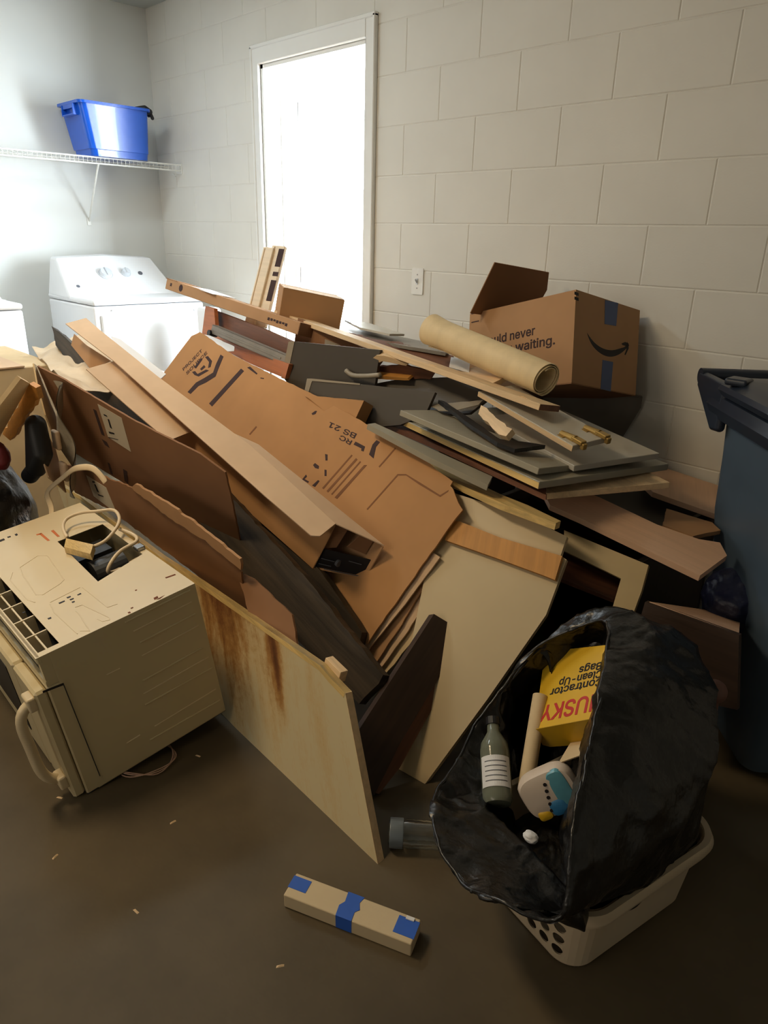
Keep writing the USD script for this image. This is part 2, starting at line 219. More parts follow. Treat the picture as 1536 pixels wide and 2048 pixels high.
# measured world coordinates (metres): board outlines in their own frames, marks on boxes, box poses
PL = {"stained_panel":{"o":[2.915,-1.5804,0.2345],"u":[0.9848,-0.0743,-0.1571],"v":[0.1671,0.1582,0.9732],"p":[[0.9983,-0.0798],[0.7504,0.2284],[0.6925,0.2294],[0.6438,0.2341],[0.0384,0.1239],[-0.233,0.0688],[-0.9607,-0.0431],[-1.2384,-0.1065],[-0.9652,-0.2367],[-0.0929,-0.2367],[0.3668,-0.1817]],"t":0.02},
"choose":{"o":[2.7325,-1.0178,0.6901],"u":[0.9522,-0.1242,-0.279],"v":[0.3009,0.5379,0.7875],"p":[[-0.8898,-0.0091],[-0.8701,0.0114],[-0.8539,0.0302],[-0.7985,0.0358],[-0.5599,0.0566],[-0.2289,0.1153],[0.0142,0.1618],[0.2952,0.2008],[0.5189,0.2295],[0.702,0.235],[0.7037,0.2189],[0.7191,0.2178],[0.7937,0.1898],[0.793,0.1554],[0.8271,-0.3012],[0.7876,-0.3099],[0.1493,-0.3099],[-0.3079,-0.3561],[-0.8951,-0.3659],[-0.8996,-0.2065]],"t":0.006},
"sheet0":{"o":[3.1246,-1.1742,0.39],"u":[0.9914,-0.0229,-0.129],"v":[0.1202,0.5516,0.8254],"p":[[0.3888,0.1745],[0.3655,0.0033],[0.3323,-0.1764],[-0.6326,-0.1764],[-0.454,0.175]],"t":0.005},
"sheet1":{"o":[3.1296,-1.1944,0.3225],"u":[0.9923,-0.0184,-0.1222],"v":[0.112,0.5517,0.8265],"p":[[0.3676,0.1501],[0.3632,0.0054],[0.3495,-0.1455],[-0.5972,-0.1455],[-0.4831,0.1355]],"t":0.005},
"sheet2":{"o":[3.1554,-1.1892,0.3061],"u":[0.9924,-0.018,-0.1216],"v":[0.1113,0.5518,0.8265],"p":[[0.3692,0.1484],[0.3584,0.0059],[0.3383,-0.1435],[-0.5994,-0.1435],[-0.4665,0.1326]],"t":0.005},
"sheet3":{"o":[3.1861,-1.1778,0.295],"u":[0.9925,-0.0177,-0.1212],"v":[0.1108,0.5518,0.8266],"p":[[0.3735,0.1531],[0.3531,0.0058],[0.3233,-0.1492],[-0.6057,-0.1492],[-0.4441,0.1394]],"t":0.005},
"p11":{"o":[3.71,-1.1125,0.3791],"u":[0.2956,-0.5537,-0.7785],"v":[0.944,0.2945,0.1489],"p":[[0.4737,-0.0696],[0.226,0.063],[-0.019,0.186],[-0.1779,0.2194],[-0.1864,0.2018],[-0.2436,0.2118],[-0.3018,0.0683],[-0.3595,-0.1543],[-0.3333,-0.1908],[0.0574,-0.1908],[0.4108,-0.1908],[0.4536,-0.1542]],"t":0.018},
"p11strip":{"o":[3.6854,-1.0117,0.5433],"u":[0.9852,0.1702,-0.0198],"v":[-0.0883,0.6036,0.7924],"p":[[-0.1469,0.041],[-0.01,0.0292],[0.1777,0.0292],[0.183,-0.0397],[0.1458,-0.0371],[-0.0017,-0.0306],[-0.1696,-0.0258],[-0.1782,0.0338]],"t":0.018},
"darkbox":{"o":[3.6798,-1.3594,0.1769],"u":[0.105,-0.8387,-0.5344],"v":[0.5617,0.4934,-0.6641],"p":[[-0.2497,-0.0812],[-0.2691,0.0278],[-0.1929,0.0326],[0.0941,0.0371],[0.2406,0.0517],[0.2195,0.0131],[0.1574,-0.0812]],"t":0.03},
"darkbox_edge":{"o":[3.7052,-1.3305,0.1344],"u":[0.1194,-0.8257,-0.5513],"v":[0.5588,0.5148,-0.6501],"p":[[-0.2741,-0.0184],[-0.2708,0.018],[-0.1443,0.01],[0.1408,0.0162],[0.2268,0.0019],[0.2308,-0.0093],[0.0908,-0.0184]],"t":0.02},
"frame":{"o":[3.9379,-0.853,0.493],"u":[0.9908,0.082,-0.108],"v":[0.038,0.5966,0.8016],"p":[[0.0878,0.0767],[0.1019,0.0037],[0.1136,-0.1056],[0.0646,-0.13],[0.0496,-0.0502],[0.0385,0.0127],[-0.0891,0.0186],[-0.1412,0.0202],[-0.1701,0.0771],[-0.0555,0.0767]],"t":0.019},
"tan_board":{"o":[3.9204,-0.7075,0.6122],"u":[0.9898,0.0,-0.1427],"v":[0.0192,0.9909,0.1331],"p":[[0.249,-0.0934],[0.2567,0.0479],[0.2162,0.0942],[0.1681,0.0652],[0.0535,0.0453],[-0.1378,0.0519],[-0.2225,0.0453],[-0.2572,-0.0632],[-0.2129,-0.0999],[-0.1131,-0.0934]],"t":0.018},
"wall_board":{"o":[3.8285,-0.1749,0.5741],"u":[0.4212,-0.9063,-0.0357],"v":[0.9026,0.4227,-0.082],"p":[[-0.1012,0.1342],[-0.1788,-0.0404],[-0.2132,-0.1074],[0.0083,-0.1344],[0.1033,-0.088],[0.1855,0.1019],[0.1961,0.1342]],"t":0.018},
"tan_piece":{"o":[4.0158,-0.5249,0.5879],"u":[0.3691,-0.9288,0.0341],"v":[0.9291,0.3678,-0.0375],"p":[[-0.11,-0.0741],[-0.0569,0.0599],[0.0015,0.0804],[0.1056,0.008],[0.0598,-0.0741]],"t":0.012},
"cab_top":{"o":[4.1854,-0.7404,0.4319],"u":[0.2685,-0.9104,0.3147],"v":[0.9632,0.2585,-0.0739],"p":[[0.0797,-0.1435],[-0.1025,-0.0149],[-0.1201,0.0792],[0.1429,0.0792]],"t":0.018},
"cab_face":{"o":[4.1778,-0.8735,0.3568],"u":[0.9997,-0.0012,0.0244],"v":[-0.024,0.1193,0.9926],"p":[[-0.1143,0.1134],[0.1285,0.1134],[0.1644,-0.0739],[-0.053,-0.1206],[-0.1255,-0.0323]],"t":0.018},
"tray_strip":{"o":[2.4946,-1.3326,0.7798],"u":[0.9521,0.0239,-0.3049],"v":[0.0387,0.9795,0.1975],"p":[[-0.767,-0.0555],[-0.7675,0.0307],[-0.6471,0.0313],[-0.2167,0.0444],[0.3258,0.0781],[0.795,0.0614],[0.8088,-0.0095],[0.7912,-0.0292],[0.5618,-0.0333],[0.1694,-0.0343],[-0.4026,-0.0343],[-0.6511,-0.0499]],"t":0.004},
"tray_body":{"F":[3.2539,-1.2534,0.5495],"Rt":[3.3719,-1.16,0.4891],"BL":[3.1736,-1.28,0.3788],"a":[0.9527,0.0445,-0.3007]},
"tray_lug":{"o":[2.3382,-1.3943,0.7655],"u":[0.9374,0.0653,-0.3422],"v":[-0.0177,0.9899,0.1405],"p":[[-0.3165,0.0707],[0.2193,0.0707],[0.2252,-0.0234],[0.2069,-0.0315],[-0.0236,-0.0405],[-0.3113,-0.046]],"t":0.004},
"tray_inner":{"o":[1.7677,-1.3384,0.8905],"u":[0.9863,0.0076,-0.1646],"v":[0.152,0.3448,0.9263],"p":[[-0.1365,0.0323],[-0.0132,0.0199],[0.2109,0.0199],[0.0731,-0.0558],[-0.1343,-0.0162]],"t":0.003},
"card1":{"o":[2.5513,-1.498,0.6459],"u":[0.2278,-0.3023,0.9256],"v":[-0.9691,-0.1628,0.1854],"p":[[0.1567,0.5517],[0.1641,0.3758],[0.1566,0.2333],[0.1481,0.0132],[0.1498,-0.0852],[0.1556,-0.198],[0.1598,-0.3277],[0.1378,-0.4322],[0.005,-0.4297],[-0.2672,-0.4146],[-0.2511,-0.1969],[-0.2415,0.0755],[-0.2357,0.2833],[-0.2378,0.5517]],"t":0.055},
"card1_label":{"o":[2.4239,-1.5392,0.7245],"u":[0.3353,-0.2821,0.8989],"v":[-0.9373,-0.1957,0.2882],"p":[[0.0694,0.0658],[0.0799,-0.0644],[-0.0722,-0.0644],[-0.0771,0.0629]],"t":0.0006},
"card1_m1":{"o":[2.3232,-1.5496,0.7252],"u":[0.3052,-0.2882,0.9076],"v":[-0.9476,-0.1866,0.2594],"p":[[0.0559,0.009],[0.0582,-0.0087],[-0.0556,-0.0093],[-0.0585,0.009]],"t":0.0006},
"card1_m2":{"o":[2.2932,-1.522,0.6381],"u":[0.9654,0.1675,-0.1998],"v":[0.243,-0.2997,0.9226],"p":[[-0.0187,0.0119],[0.0109,0.0119],[0.0169,-0.0128],[-0.0091,-0.0111]],"t":0.0006},
"card1_m3":{"o":[2.2222,-1.487,0.5182],"u":[0.349,-0.2792,0.8946],"v":[-0.9323,-0.1998,0.3013],"p":[[0.0286,0.0056],[0.0316,-0.0071],[-0.0289,-0.0071],[-0.0312,0.0085]],"t":0.0006},
"card1_m4":{"o":[2.321,-1.474,0.5095],"u":[0.5539,-0.2258,0.8014],"v":[-0.8272,-0.2586,0.4988],"p":[[0.0343,0.0117],[0.0421,-0.0104],[-0.0375,-0.0104],[-0.0389,0.009]],"t":0.0006},
"card1_t0":{"o":[2.4036,-1.557,0.7673],"u":[0.9884,0.1281,-0.0812],"v":[0.1185,-0.3185,0.9405],"p":[[-0.0091,0.0034],[0.0083,0.0024],[0.0109,-0.0029],[-0.0102,-0.0029]],"t":0.0004},
"card1_t1":{"o":[2.4049,-1.5462,0.7369],"u":[0.3074,-0.2877,0.907],"v":[-0.9469,-0.1873,0.2615],"p":[[0.0187,0.0042],[0.0212,-0.0049],[-0.0205,-0.0049],[-0.0194,0.0056]],"t":0.0004},
"card1_t2":{"o":[2.3845,-1.5345,0.6976],"u":[0.9954,0.0846,0.0448],"v":[-0.0142,-0.3328,0.9429],"p":[[-0.018,0.0036],[0.019,0.0036],[0.0171,-0.0027],[-0.0181,-0.0045]],"t":0.0004},
"card1_t3":{"o":[2.3757,-1.5273,0.6748],"u":[0.9949,0.0772,0.0657],"v":[-0.0362,-0.3345,0.9417],"p":[[-0.0349,0.0015],[0.034,0.0015],[0.032,-0.0009],[-0.0311,-0.0021]],"t":0.0004},
"card2":{"o":[2.6645,-1.5462,0.4409],"u":[0.992,0.0428,-0.1185],"v":[0.1241,-0.1708,0.9774],"p":[[-0.6781,-0.0289],[-0.4505,0.0369],[-0.1104,0.1013],[0.0092,0.097],[0.0953,0.0828],[0.2948,0.0906],[0.4698,0.0772],[0.496,0.0636],[0.499,-0.1067],[0.3557,-0.0904],[0.0055,-0.0904],[-0.34,-0.0904],[-0.6463,-0.1425]],"t":0.05},
"card2_label":{"o":[2.278,-1.5573,0.4518],"u":[0.9903,0.0451,-0.1317],"v":[0.1375,-0.1702,0.9758],"p":[[-0.0922,0.0396],[0.0646,0.0517],[0.1024,-0.0457],[-0.0748,-0.0457]],"t":0.0006},
"card2_t0":{"o":[2.2467,-1.5652,0.4886],"u":[0.9843,-0.0098,0.1764],"v":[-0.1753,-0.1758,0.9687],"p":[[-0.0114,0.0031],[0.0124,0.003],[0.0114,-0.003],[-0.0124,-0.003]],"t":0.0004},
"card2_t1":{"o":[2.2554,-1.561,0.4659],"u":[0.2758,0.1739,-0.9454],"v":[0.961,-0.0278,0.2752],"p":[[-0.0166,-0.0059],[-0.0144,0.0074],[0.0176,0.0074],[0.0134,-0.0089]],"t":0.0004},
"card2_t2":{"o":[2.2733,-1.556,0.4402],"u":[0.9939,0.0022,0.11],"v":[-0.1079,-0.1761,0.9784],"p":[[-0.0258,0.0023],[0.0228,0.0023],[0.0241,-0.0015],[-0.0212,-0.0031]],"t":0.0004},
"card2_fold":{"o":[2.9042,-1.5623,0.5272],"u":[0.977,0.0578,-0.2053],"v":[0.2122,-0.1663,0.963],"p":[[-0.3213,-0.0359],[-0.2867,-0.0039],[-0.1915,0.0121],[-0.0732,0.0271],[0.088,0.0321],[0.2829,0.0323],[0.2829,-0.0091],[0.2547,-0.0083],[0.0804,-0.0105],[-0.1162,-0.0359]],"t":0.008},
"card3":{"o":[3.2964,-1.5379,0.3748],"u":[0.9821,-0.054,-0.1803],"v":[0.1793,0.5597,0.8091],"p":[[-0.1772,0.0125],[-0.155,0.0295],[-0.117,0.0385],[0.0792,0.0385],[0.1211,0.0123],[0.1892,-0.0345],[0.1039,-0.045],[-0.0441,-0.0518]],"t":0.008},
"card1_flap":{"o":[2.0279,-1.594,0.7017],"u":[0.3314,-0.3375,0.8811],"v":[0.799,-0.3962,-0.4523],"p":[[0.2134,-0.0391],[0.14,-0.1039],[-0.0471,-0.1039],[-0.2247,-0.0679],[-0.2029,0.0198],[-0.1167,0.0811],[-0.0068,0.1018],[0.0786,0.0876],[0.1662,0.0246]],"t":0.005},
"card1_flap2":{"o":[2.1479,-1.6651,0.5607],"u":[0.6858,-0.4901,0.538],"v":[0.5272,-0.1751,-0.8315],"p":[[0.0222,-0.1184],[-0.0733,-0.0697],[-0.1095,0.01],[-0.1298,0.0848],[-0.051,0.0781],[0.0777,0.0781],[0.1297,0.0002],[0.134,-0.0631]],"t":0.005},
"plank":{"o":[2.447,-1.3573,0.571],"u":[0.9542,-0.049,-0.2951],"v":[0.2744,0.5361,0.7983],"p":[[-1.2148,0.0128],[-1.1591,0.0177],[-1.0396,0.0276],[-0.6858,0.0341],[-0.2255,0.0468],[0.3285,0.0807],[0.8276,0.0758],[1.2044,0.0465],[1.2091,0.0189],[1.2019,-0.0586],[0.8906,-0.0748],[0.4944,-0.0656],[-0.0836,-0.0656],[-0.6554,-0.0646],[-1.0924,-0.0317]],"t":0.035},
"plank2":{"o":[3.1198,-1.2891,0.3659],"u":[0.9434,-0.0309,-0.3301],"v":[0.3124,0.4163,0.8539],"p":[[-0.4111,0.0124],[-0.1446,0.0334],[0.0715,0.0456],[0.3207,0.0058],[0.3363,-0.029],[0.0278,-0.029],[-0.2006,-0.0392]],"t":0.03},
"dark1":{"o":[2.6599,-0.8274,0.8671],"u":[0.9566,0.2913,0.0061],"v":[-0.0403,0.1115,0.9929],"p":[[-0.1201,0.1112],[0.2575,0.1112],[0.2414,-0.0701],[0.0075,-0.0217],[-0.0802,-0.1078],[-0.1603,-0.0333],[-0.1457,0.0105]],"t":0.018},
"dark1_edge":{"o":[2.5204,-0.8679,0.8992],"u":[0.1516,0.1674,0.9742],"v":[-0.9454,-0.2631,0.1923],"p":[[0.0749,0.0146],[0.0826,-0.0124],[-0.0196,-0.0121],[-0.0679,-0.0047],[-0.0699,0.0146]],"t":0.02},
"dark2":{"o":[2.9368,-0.8583,0.7943],"u":[0.9614,0.2743,0.0199],"v":[-0.103,0.2921,0.9508],"p":[[-0.2341,0.0772],[-0.0219,0.0792],[0.2742,0.0792],[0.2511,0.0004],[0.1629,-0.0447],[0.0467,-0.068],[-0.0541,-0.0897],[-0.1738,-0.0311],[-0.2511,-0.0025]],"t":0.018},
"dark2_edge":{"o":[2.7606,-0.893,0.8434],"u":[0.9606,0.2767,0.0278],"v":[-0.111,0.2898,0.9506],"p":[[-0.0727,0.023],[-0.0527,0.0247],[0.1571,0.0247],[0.158,0.0195],[-0.0489,0.0158],[-0.0633,-0.0559],[-0.0777,-0.0518]],"t":0.019},
"tan_flap":{"o":[2.8768,-0.9417,0.7903],"u":[0.981,0.1805,0.0709],"v":[-0.1471,0.4545,0.8785],"p":[[-0.1484,0.0384],[-0.0719,0.0382],[0.1257,0.0382],[0.1029,-0.0556],[0.0504,-0.0571],[-0.0587,-0.0021]],"t":0.06},
"orange_panel":{"o":[2.0212,-0.7899,0.9164],"u":[0.9859,-0.1668,-0.0138],"v":[0.0393,0.1501,0.9879],"p":[[-0.3454,0.1151],[-0.2413,0.1143],[-0.1919,0.0048],[0.0267,-0.0142],[0.5336,-0.0142],[0.5156,-0.0732],[0.1944,-0.0676],[-0.1325,-0.0481],[-0.3594,-0.017]],"t":0.018},
"brown_panel":{"o":[2.1074,-0.7525,0.927],"u":[0.9852,-0.1626,-0.0542],"v":[0.0746,0.1223,0.9897],"p":[[-0.4622,0.0654],[0.0723,0.0654],[0.427,0.0566],[0.3749,-0.062],[0.0067,-0.0748],[-0.4187,-0.0506]],"t":0.016},
"white_sheet":{"o":[2.5097,-0.4081,0.9993],"u":[0.916,-0.4011,0.0081],"v":[0.4007,0.9137,-0.0676],"p":[[-0.2876,-0.0299],[-0.2222,0.0571],[0.2195,0.0571],[0.2483,-0.0147],[0.042,-0.0696]],"t":0.008},
"grey_sheet":{"o":[2.6481,-0.4244,0.9676],"u":[0.9905,-0.1375,-0.0106],"v":[0.1365,0.9884,-0.0673],"p":[[-0.5251,0.0148],[-0.3834,0.1029],[0.1531,0.1029],[0.3223,0.0473],[0.3866,-0.0474],[0.1891,-0.1055],[-0.1425,-0.1149]],"t":0.012},
"ragged_board":{"o":[2.8671,-0.5352,0.9594],"u":[0.9919,0.019,-0.1258],"v":[0.0417,0.8854,0.463],"p":[[-0.3301,-0.0219],[-0.1686,-0.0072],[-0.0927,0.0158],[-0.0284,0.0194],[0.0419,0.023],[0.0865,0.0364],[0.1743,0.0354],[0.2206,-0.0199],[0.1776,-0.0405],[-0.081,-0.0405]],"t":0.02},
"white_card":{"o":[3.1372,-0.5727,0.9443],"u":[0.9957,-0.0797,-0.0462],"v":[0.0921,0.8757,0.474],"p":[[-0.0662,0.0236],[0.0207,0.0331],[0.0722,-0.0284],[-0.0268,-0.0284]],"t":0.003},
"wood_bracket":{"o":[2.9172,-0.7393,0.9358],"u":[0.9747,0.2133,-0.0668],"v":[0.1264,-0.2796,0.9518],"p":[[-0.0272,0.023],[0.0082,0.0297],[0.1063,0.0156],[0.0993,0.0065],[-0.0008,0.0065],[-0.084,-0.0419],[-0.1018,-0.0393]],"t":0.03},
"wood_bar":{"o":[2.9155,-0.7215,0.8789],"u":[0.9821,0.1635,0.0934],"v":[-0.0384,-0.3113,0.9495],"p":[[-0.0967,0.0119],[0.0973,0.0011],[0.1018,-0.0065],[-0.1024,-0.0065]],"t":0.03},
"brown_back":{"o":[2.9433,-0.6904,0.8991],"u":[0.9828,0.1798,0.0427],"v":[0.0139,-0.3022,0.9531],"p":[[-0.1328,0.0088],[0.0187,0.0309],[0.1637,0.014],[0.1376,-0.0172],[-0.0358,-0.0172],[-0.1514,-0.0193]],"t":0.01},
"black_strip":{"o":[3.4894,-0.8427,0.824],"u":[0.9212,-0.3794,-0.0866],"v":[0.3765,0.9251,-0.0486],"p":[[-0.2973,-0.0254],[-0.2853,-0.0124],[-0.0339,-0.0124],[0.0931,-0.0156],[0.1307,0.0639],[0.1554,0.0997],[0.1768,-0.0155],[0.1207,-0.0401],[-0.0601,-0.0421]],"t":0.012},
"wood_stub":{"o":[3.5282,-0.8714,0.8601],"u":[0.8891,-0.4337,-0.1464],"v":[0.4185,0.6405,0.6439],"p":[[-0.1102,0.0106],[-0.0776,0.0146],[0.0198,0.0102],[0.0887,0.0151],[0.095,-0.0141],[0.0701,-0.0182],[-0.0858,-0.0182]],"t":0.02},
"wood_block":{"o":[3.2773,-0.6118,0.9354],"u":[0.9466,-0.3189,0.0475],"v":[0.2953,0.9167,0.2692],"p":[[-0.138,-0.0203],[-0.0979,0.0326],[0.0197,0.0329],[0.1056,0.0496],[0.1243,-0.0474],[-0.0136,-0.0474]],"t":0.016},
"yellow_board":{"o":[3.5469,-0.9097,0.6574],"u":[0.9728,-0.2312,-0.0138],"v":[0.2279,0.9661,-0.121],"p":[[-0.4184,0.019],[0.0426,0.019],[0.1453,0.0359],[0.2791,0.0374],[0.2896,0.0081],[0.1124,-0.04],[-0.094,-0.0571],[-0.3564,-0.0222]],"t":0.02},
"green_board":{"o":[3.3542,-0.9644,0.7428],"u":[0.9798,0.1018,-0.1721],"v":[-0.1076,0.9939,-0.0246],"p":[[-0.2519,0.0005],[-0.2473,0.0332],[0.2196,0.0332],[0.2471,-0.0353],[0.0325,-0.0317]],"t":0.018},
"brown_board":{"o":[3.3109,-0.7977,0.7269],"u":[0.9091,-0.4162,-0.0197],"v":[0.4149,0.9085,-0.0494],"p":[[-0.4212,-0.1789],[-0.4653,-0.0881],[-0.4773,0.0829],[0.1779,0.0829],[0.4224,0.0975],[0.4904,0.0552],[0.3066,0.0131],[-0.0335,-0.0646]],"t":0.016},
"am_flap":{"o":[3.1125,-0.216,1.1762],"u":[0.1058,0.9878,-0.1146],"v":[0.3846,0.0656,0.9207],"p":[[-0.2027,-0.1045],[-0.1925,0.093],[0.1113,0.0917],[0.1484,0.0243],[0.1355,-0.1045]],"t":0.004},
"ch_m0":{"o":[2.1188,-0.9852,0.7989],"u":[0.4587,0.5089,0.7285],"v":[-0.887,0.2141,0.4091],"p":[[-0.1186,0.0276],[-0.1102,0.0026],[-0.0594,-0.0017],[-0.0211,-0.024],[0.0302,-0.0447],[0.0599,-0.0235],[0.1065,0.0058],[0.0995,0.0304],[0.0602,0.0098],[0.0292,-0.0139],[-0.0141,0.0041],[-0.0621,0.0276]],"t":0.0004},
"ch_m1":{"o":[2.2711,-0.9921,0.7739],"u":[0.4623,0.508,0.7268],"v":[-0.8852,0.2161,0.412],"p":[[-0.1028,0.0132],[-0.0972,-0.0144],[0.1028,-0.0119],[0.0972,0.0132]],"t":0.0004},
"ch_m2":{"o":[2.0843,-0.9544,0.849],"u":[0.9302,-0.1596,-0.3306],"v":[0.3634,0.5285,0.7673],"p":[[-0.0428,0.0004],[-0.0301,0.0135],[0.0147,0.0134],[0.0327,-0.0082],[0.0231,-0.0195],[0.0023,0.0004]],"t":0.0004},
"ch_m3":{"o":[2.0538,-0.987,0.8024],"u":[0.7954,0.3675,0.4819],"v":[-0.6038,0.412,0.6824],"p":[[-0.0417,0.0243],[-0.0235,0.0204],[-0.0083,-0.0029],[0.0423,-0.0049],[0.0599,-0.0189],[-0.0023,-0.0189],[-0.0264,0.0009]],"t":0.0004},
"ch_m4":{"o":[2.021,-0.9674,0.8352],"u":[0.3193,0.5354,0.7819],"v":[-0.9462,0.1347,0.2942],"p":[[-0.0266,0.0079],[0.0246,0.0079],[0.0249,-0.0075],[-0.0229,-0.0084]],"t":0.0004},
"ch_m5":{"o":[2.0641,-0.973,0.8226],"u":[0.5371,0.4874,0.6885],"v":[-0.8419,0.2592,0.4733],"p":[[-0.0146,0.0079],[0.0109,0.0079],[0.0141,-0.0091],[-0.0104,-0.0067]],"t":0.0004},
"ch_m6":{"o":[3.0734,-0.9905,0.7002],"u":[0.9908,-0.0257,-0.1331],"v":[0.1251,0.5514,0.8248],"p":[[-0.0319,-0.0024],[-0.0308,0.0098],[0.0183,0.0098],[0.0237,-0.0073],[0.0117,-0.0083],[0.0091,-0.0016]],"t":0.0004},
"ch_m7":{"o":[3.1336,-0.9805,0.7097],"u":[0.2719,-0.5177,-0.8112],"v":[0.9609,0.1918,0.1997],"p":[[0.0236,-0.017],[-0.0118,-0.0115],[-0.0274,0.001],[-0.0199,0.0171],[-0.0025,0.0052],[0.038,0.0052]],"t":0.0004},
"ch_m8":{"o":[2.9058,-1.0893,0.5662],"u":[0.9932,-0.0141,-0.1158],"v":[0.1043,0.5519,0.8274],"p":[[-0.0164,-0.0087],[-0.0111,0.0135],[-0.002,0.0091],[-0.0068,-0.0028],[0.0185,-0.0024],[0.0178,-0.0087]],"t":0.0004},
"ch_m9":{"o":[2.9589,-1.0877,0.5636],"u":[0.5104,0.4953,0.703],"v":[-0.8584,0.2438,0.4514],"p":[[-0.0174,0.0056],[0.0121,0.0056],[0.0153,-0.0024],[-0.01,-0.0087]],"t":0.0004},
"ch_m10":{"o":[2.951,-1.0347,0.6447],"u":[0.5954,-0.4158,-0.6874],"v":[0.8017,0.3631,0.4748],"p":[[-0.0153,-0.0047],[-0.0091,0.0057],[0.0139,0.0037],[0.0106,-0.0047]],"t":0.0004},
"ch_m11":{"o":[2.9784,-1.0618,0.601],"u":[0.5263,-0.4447,-0.7247],"v":[0.8487,0.3271,0.4156],"p":[[-0.014,-0.0043],[-0.0096,0.0043],[0.0131,0.0043],[0.0106,-0.0043]],"t":0.0004},
"ch_m12":{"o":[2.9238,-1.0586,0.611],"u":[0.9778,-0.0693,-0.198],"v":[0.2031,0.5477,0.8116],"p":[[-0.0159,-0.0032],[-0.0131,0.0066],[0.0113,0.0066],[0.0173,-0.0027],[0.0004,-0.0073]],"t":0.0004},
"ch_m13":{"o":[2.3782,-0.934,0.8519],"u":[0.9721,-0.0835,-0.219],"v":[0.2285,0.5457,0.8062],"p":[[-0.0415,-0.004],[-0.0288,0.0064],[0.0361,0.0016],[0.0343,-0.004]],"t":0.0004},
"ch_m14":{"o":[2.4521,-0.9419,0.8329],"u":[0.9948,0.0914,0.0441],"v":[-0.087,0.5444,0.8343],"p":[[-0.0109,0.0021],[0.01,0.0021],[0.0095,-0.0022],[-0.0086,-0.002]],"t":0.0004},
"ch_m15":{"o":[2.8024,-0.9658,0.7633],"u":[0.6616,0.4411,0.6064],"v":[-0.7481,0.3319,0.5747],"p":[[-0.0117,0.0056],[0.005,0.0056],[0.0128,-0.0001],[0.0034,-0.0077],[-0.0095,-0.0032]],"t":0.0004},
"ch_l0":{"o":[3.0265,-1.0501,0.6141],"u":[0.3837,0.5248,0.7598],"v":[-0.922,0.1712,0.3473],"p":[[-0.0775,0.0037],[0.0763,0.0037],[0.0767,-0.0028],[-0.0755,-0.0046]],"t":0.0004},
"ch_l1":{"o":[3.0525,-1.0521,0.6087],"u":[0.391,0.5235,0.757],"v":[-0.9189,0.1753,0.3533],"p":[[-0.0762,0.0048],[0.0754,0.0048],[0.076,-0.0047],[-0.0752,-0.0048]],"t":0.0004},
"ch_l2":{"o":[3.0742,-1.0533,0.6048],"u":[0.379,0.5257,0.7616],"v":[-0.9239,0.1685,0.3435],"p":[[-0.0749,0.0031],[0.0744,0.0031],[0.0748,-0.0031],[-0.0743,-0.0032]],"t":0.0004},
"ch_l3":{"o":[3.0998,-1.0555,0.5991],"u":[0.379,0.5257,0.7616],"v":[-0.9239,0.1685,0.3435],"p":[[-0.0771,0.0071],[0.0715,0.0042],[0.0791,-0.0056],[-0.0735,-0.0056]],"t":0.0004},
"ch_c0":{"o":[2.5367,-1.0516,0.6584],"u":[0.4116,0.5194,0.7489],"v":[-0.9099,0.1871,0.3704],"p":[[-0.0215,0.0041],[0.0203,0.0041],[0.0214,-0.004],[-0.0203,-0.0041]],"t":0.0004},
"ch_c1":{"o":[3.2006,-0.9873,0.693],"u":[0.3666,0.5279,0.7661],"v":[-0.9289,0.1614,0.3332],"p":[[-0.041,0.003],[0.0409,0.003],[0.041,-0.003],[-0.0408,-0.003]],"t":0.0004},
"ch_c2":{"o":[3.2423,-1.0465,0.5991],"u":[0.3726,0.5269,0.7639],"v":[-0.9265,0.1649,0.3382],"p":[[-0.0758,0.0029],[0.0755,0.0029],[0.0756,-0.0029],[-0.0753,-0.0029]],"t":0.0004},
"ch_fold1":{"o":[3.3716,-1.0038,0.6516],"u":[0.9859,-0.0445,-0.1612],"v":[0.1589,0.5502,0.8197],"p":[[-0.1032,-0.0128],[-0.0738,0.0009],[-0.0089,0.0004],[0.0805,-0.0014],[0.0974,0.0245],[0.0987,0.0199],[0.0844,-0.0065],[-0.0081,-0.0065],[-0.0706,-0.0031],[-0.0965,-0.0153]],"t":0.0005},
"white_paper":{"o":[2.0618,-0.8831,0.9158],"u":[0.9876,0.0433,-0.1508],"v":[-0.0222,0.9901,0.1386],"p":[[-0.1569,0.0066],[-0.1129,0.0287],[0.0678,0.0287],[0.1103,-0.0045],[0.0913,-0.0363],[0.0003,-0.0232]],"t":0.002},
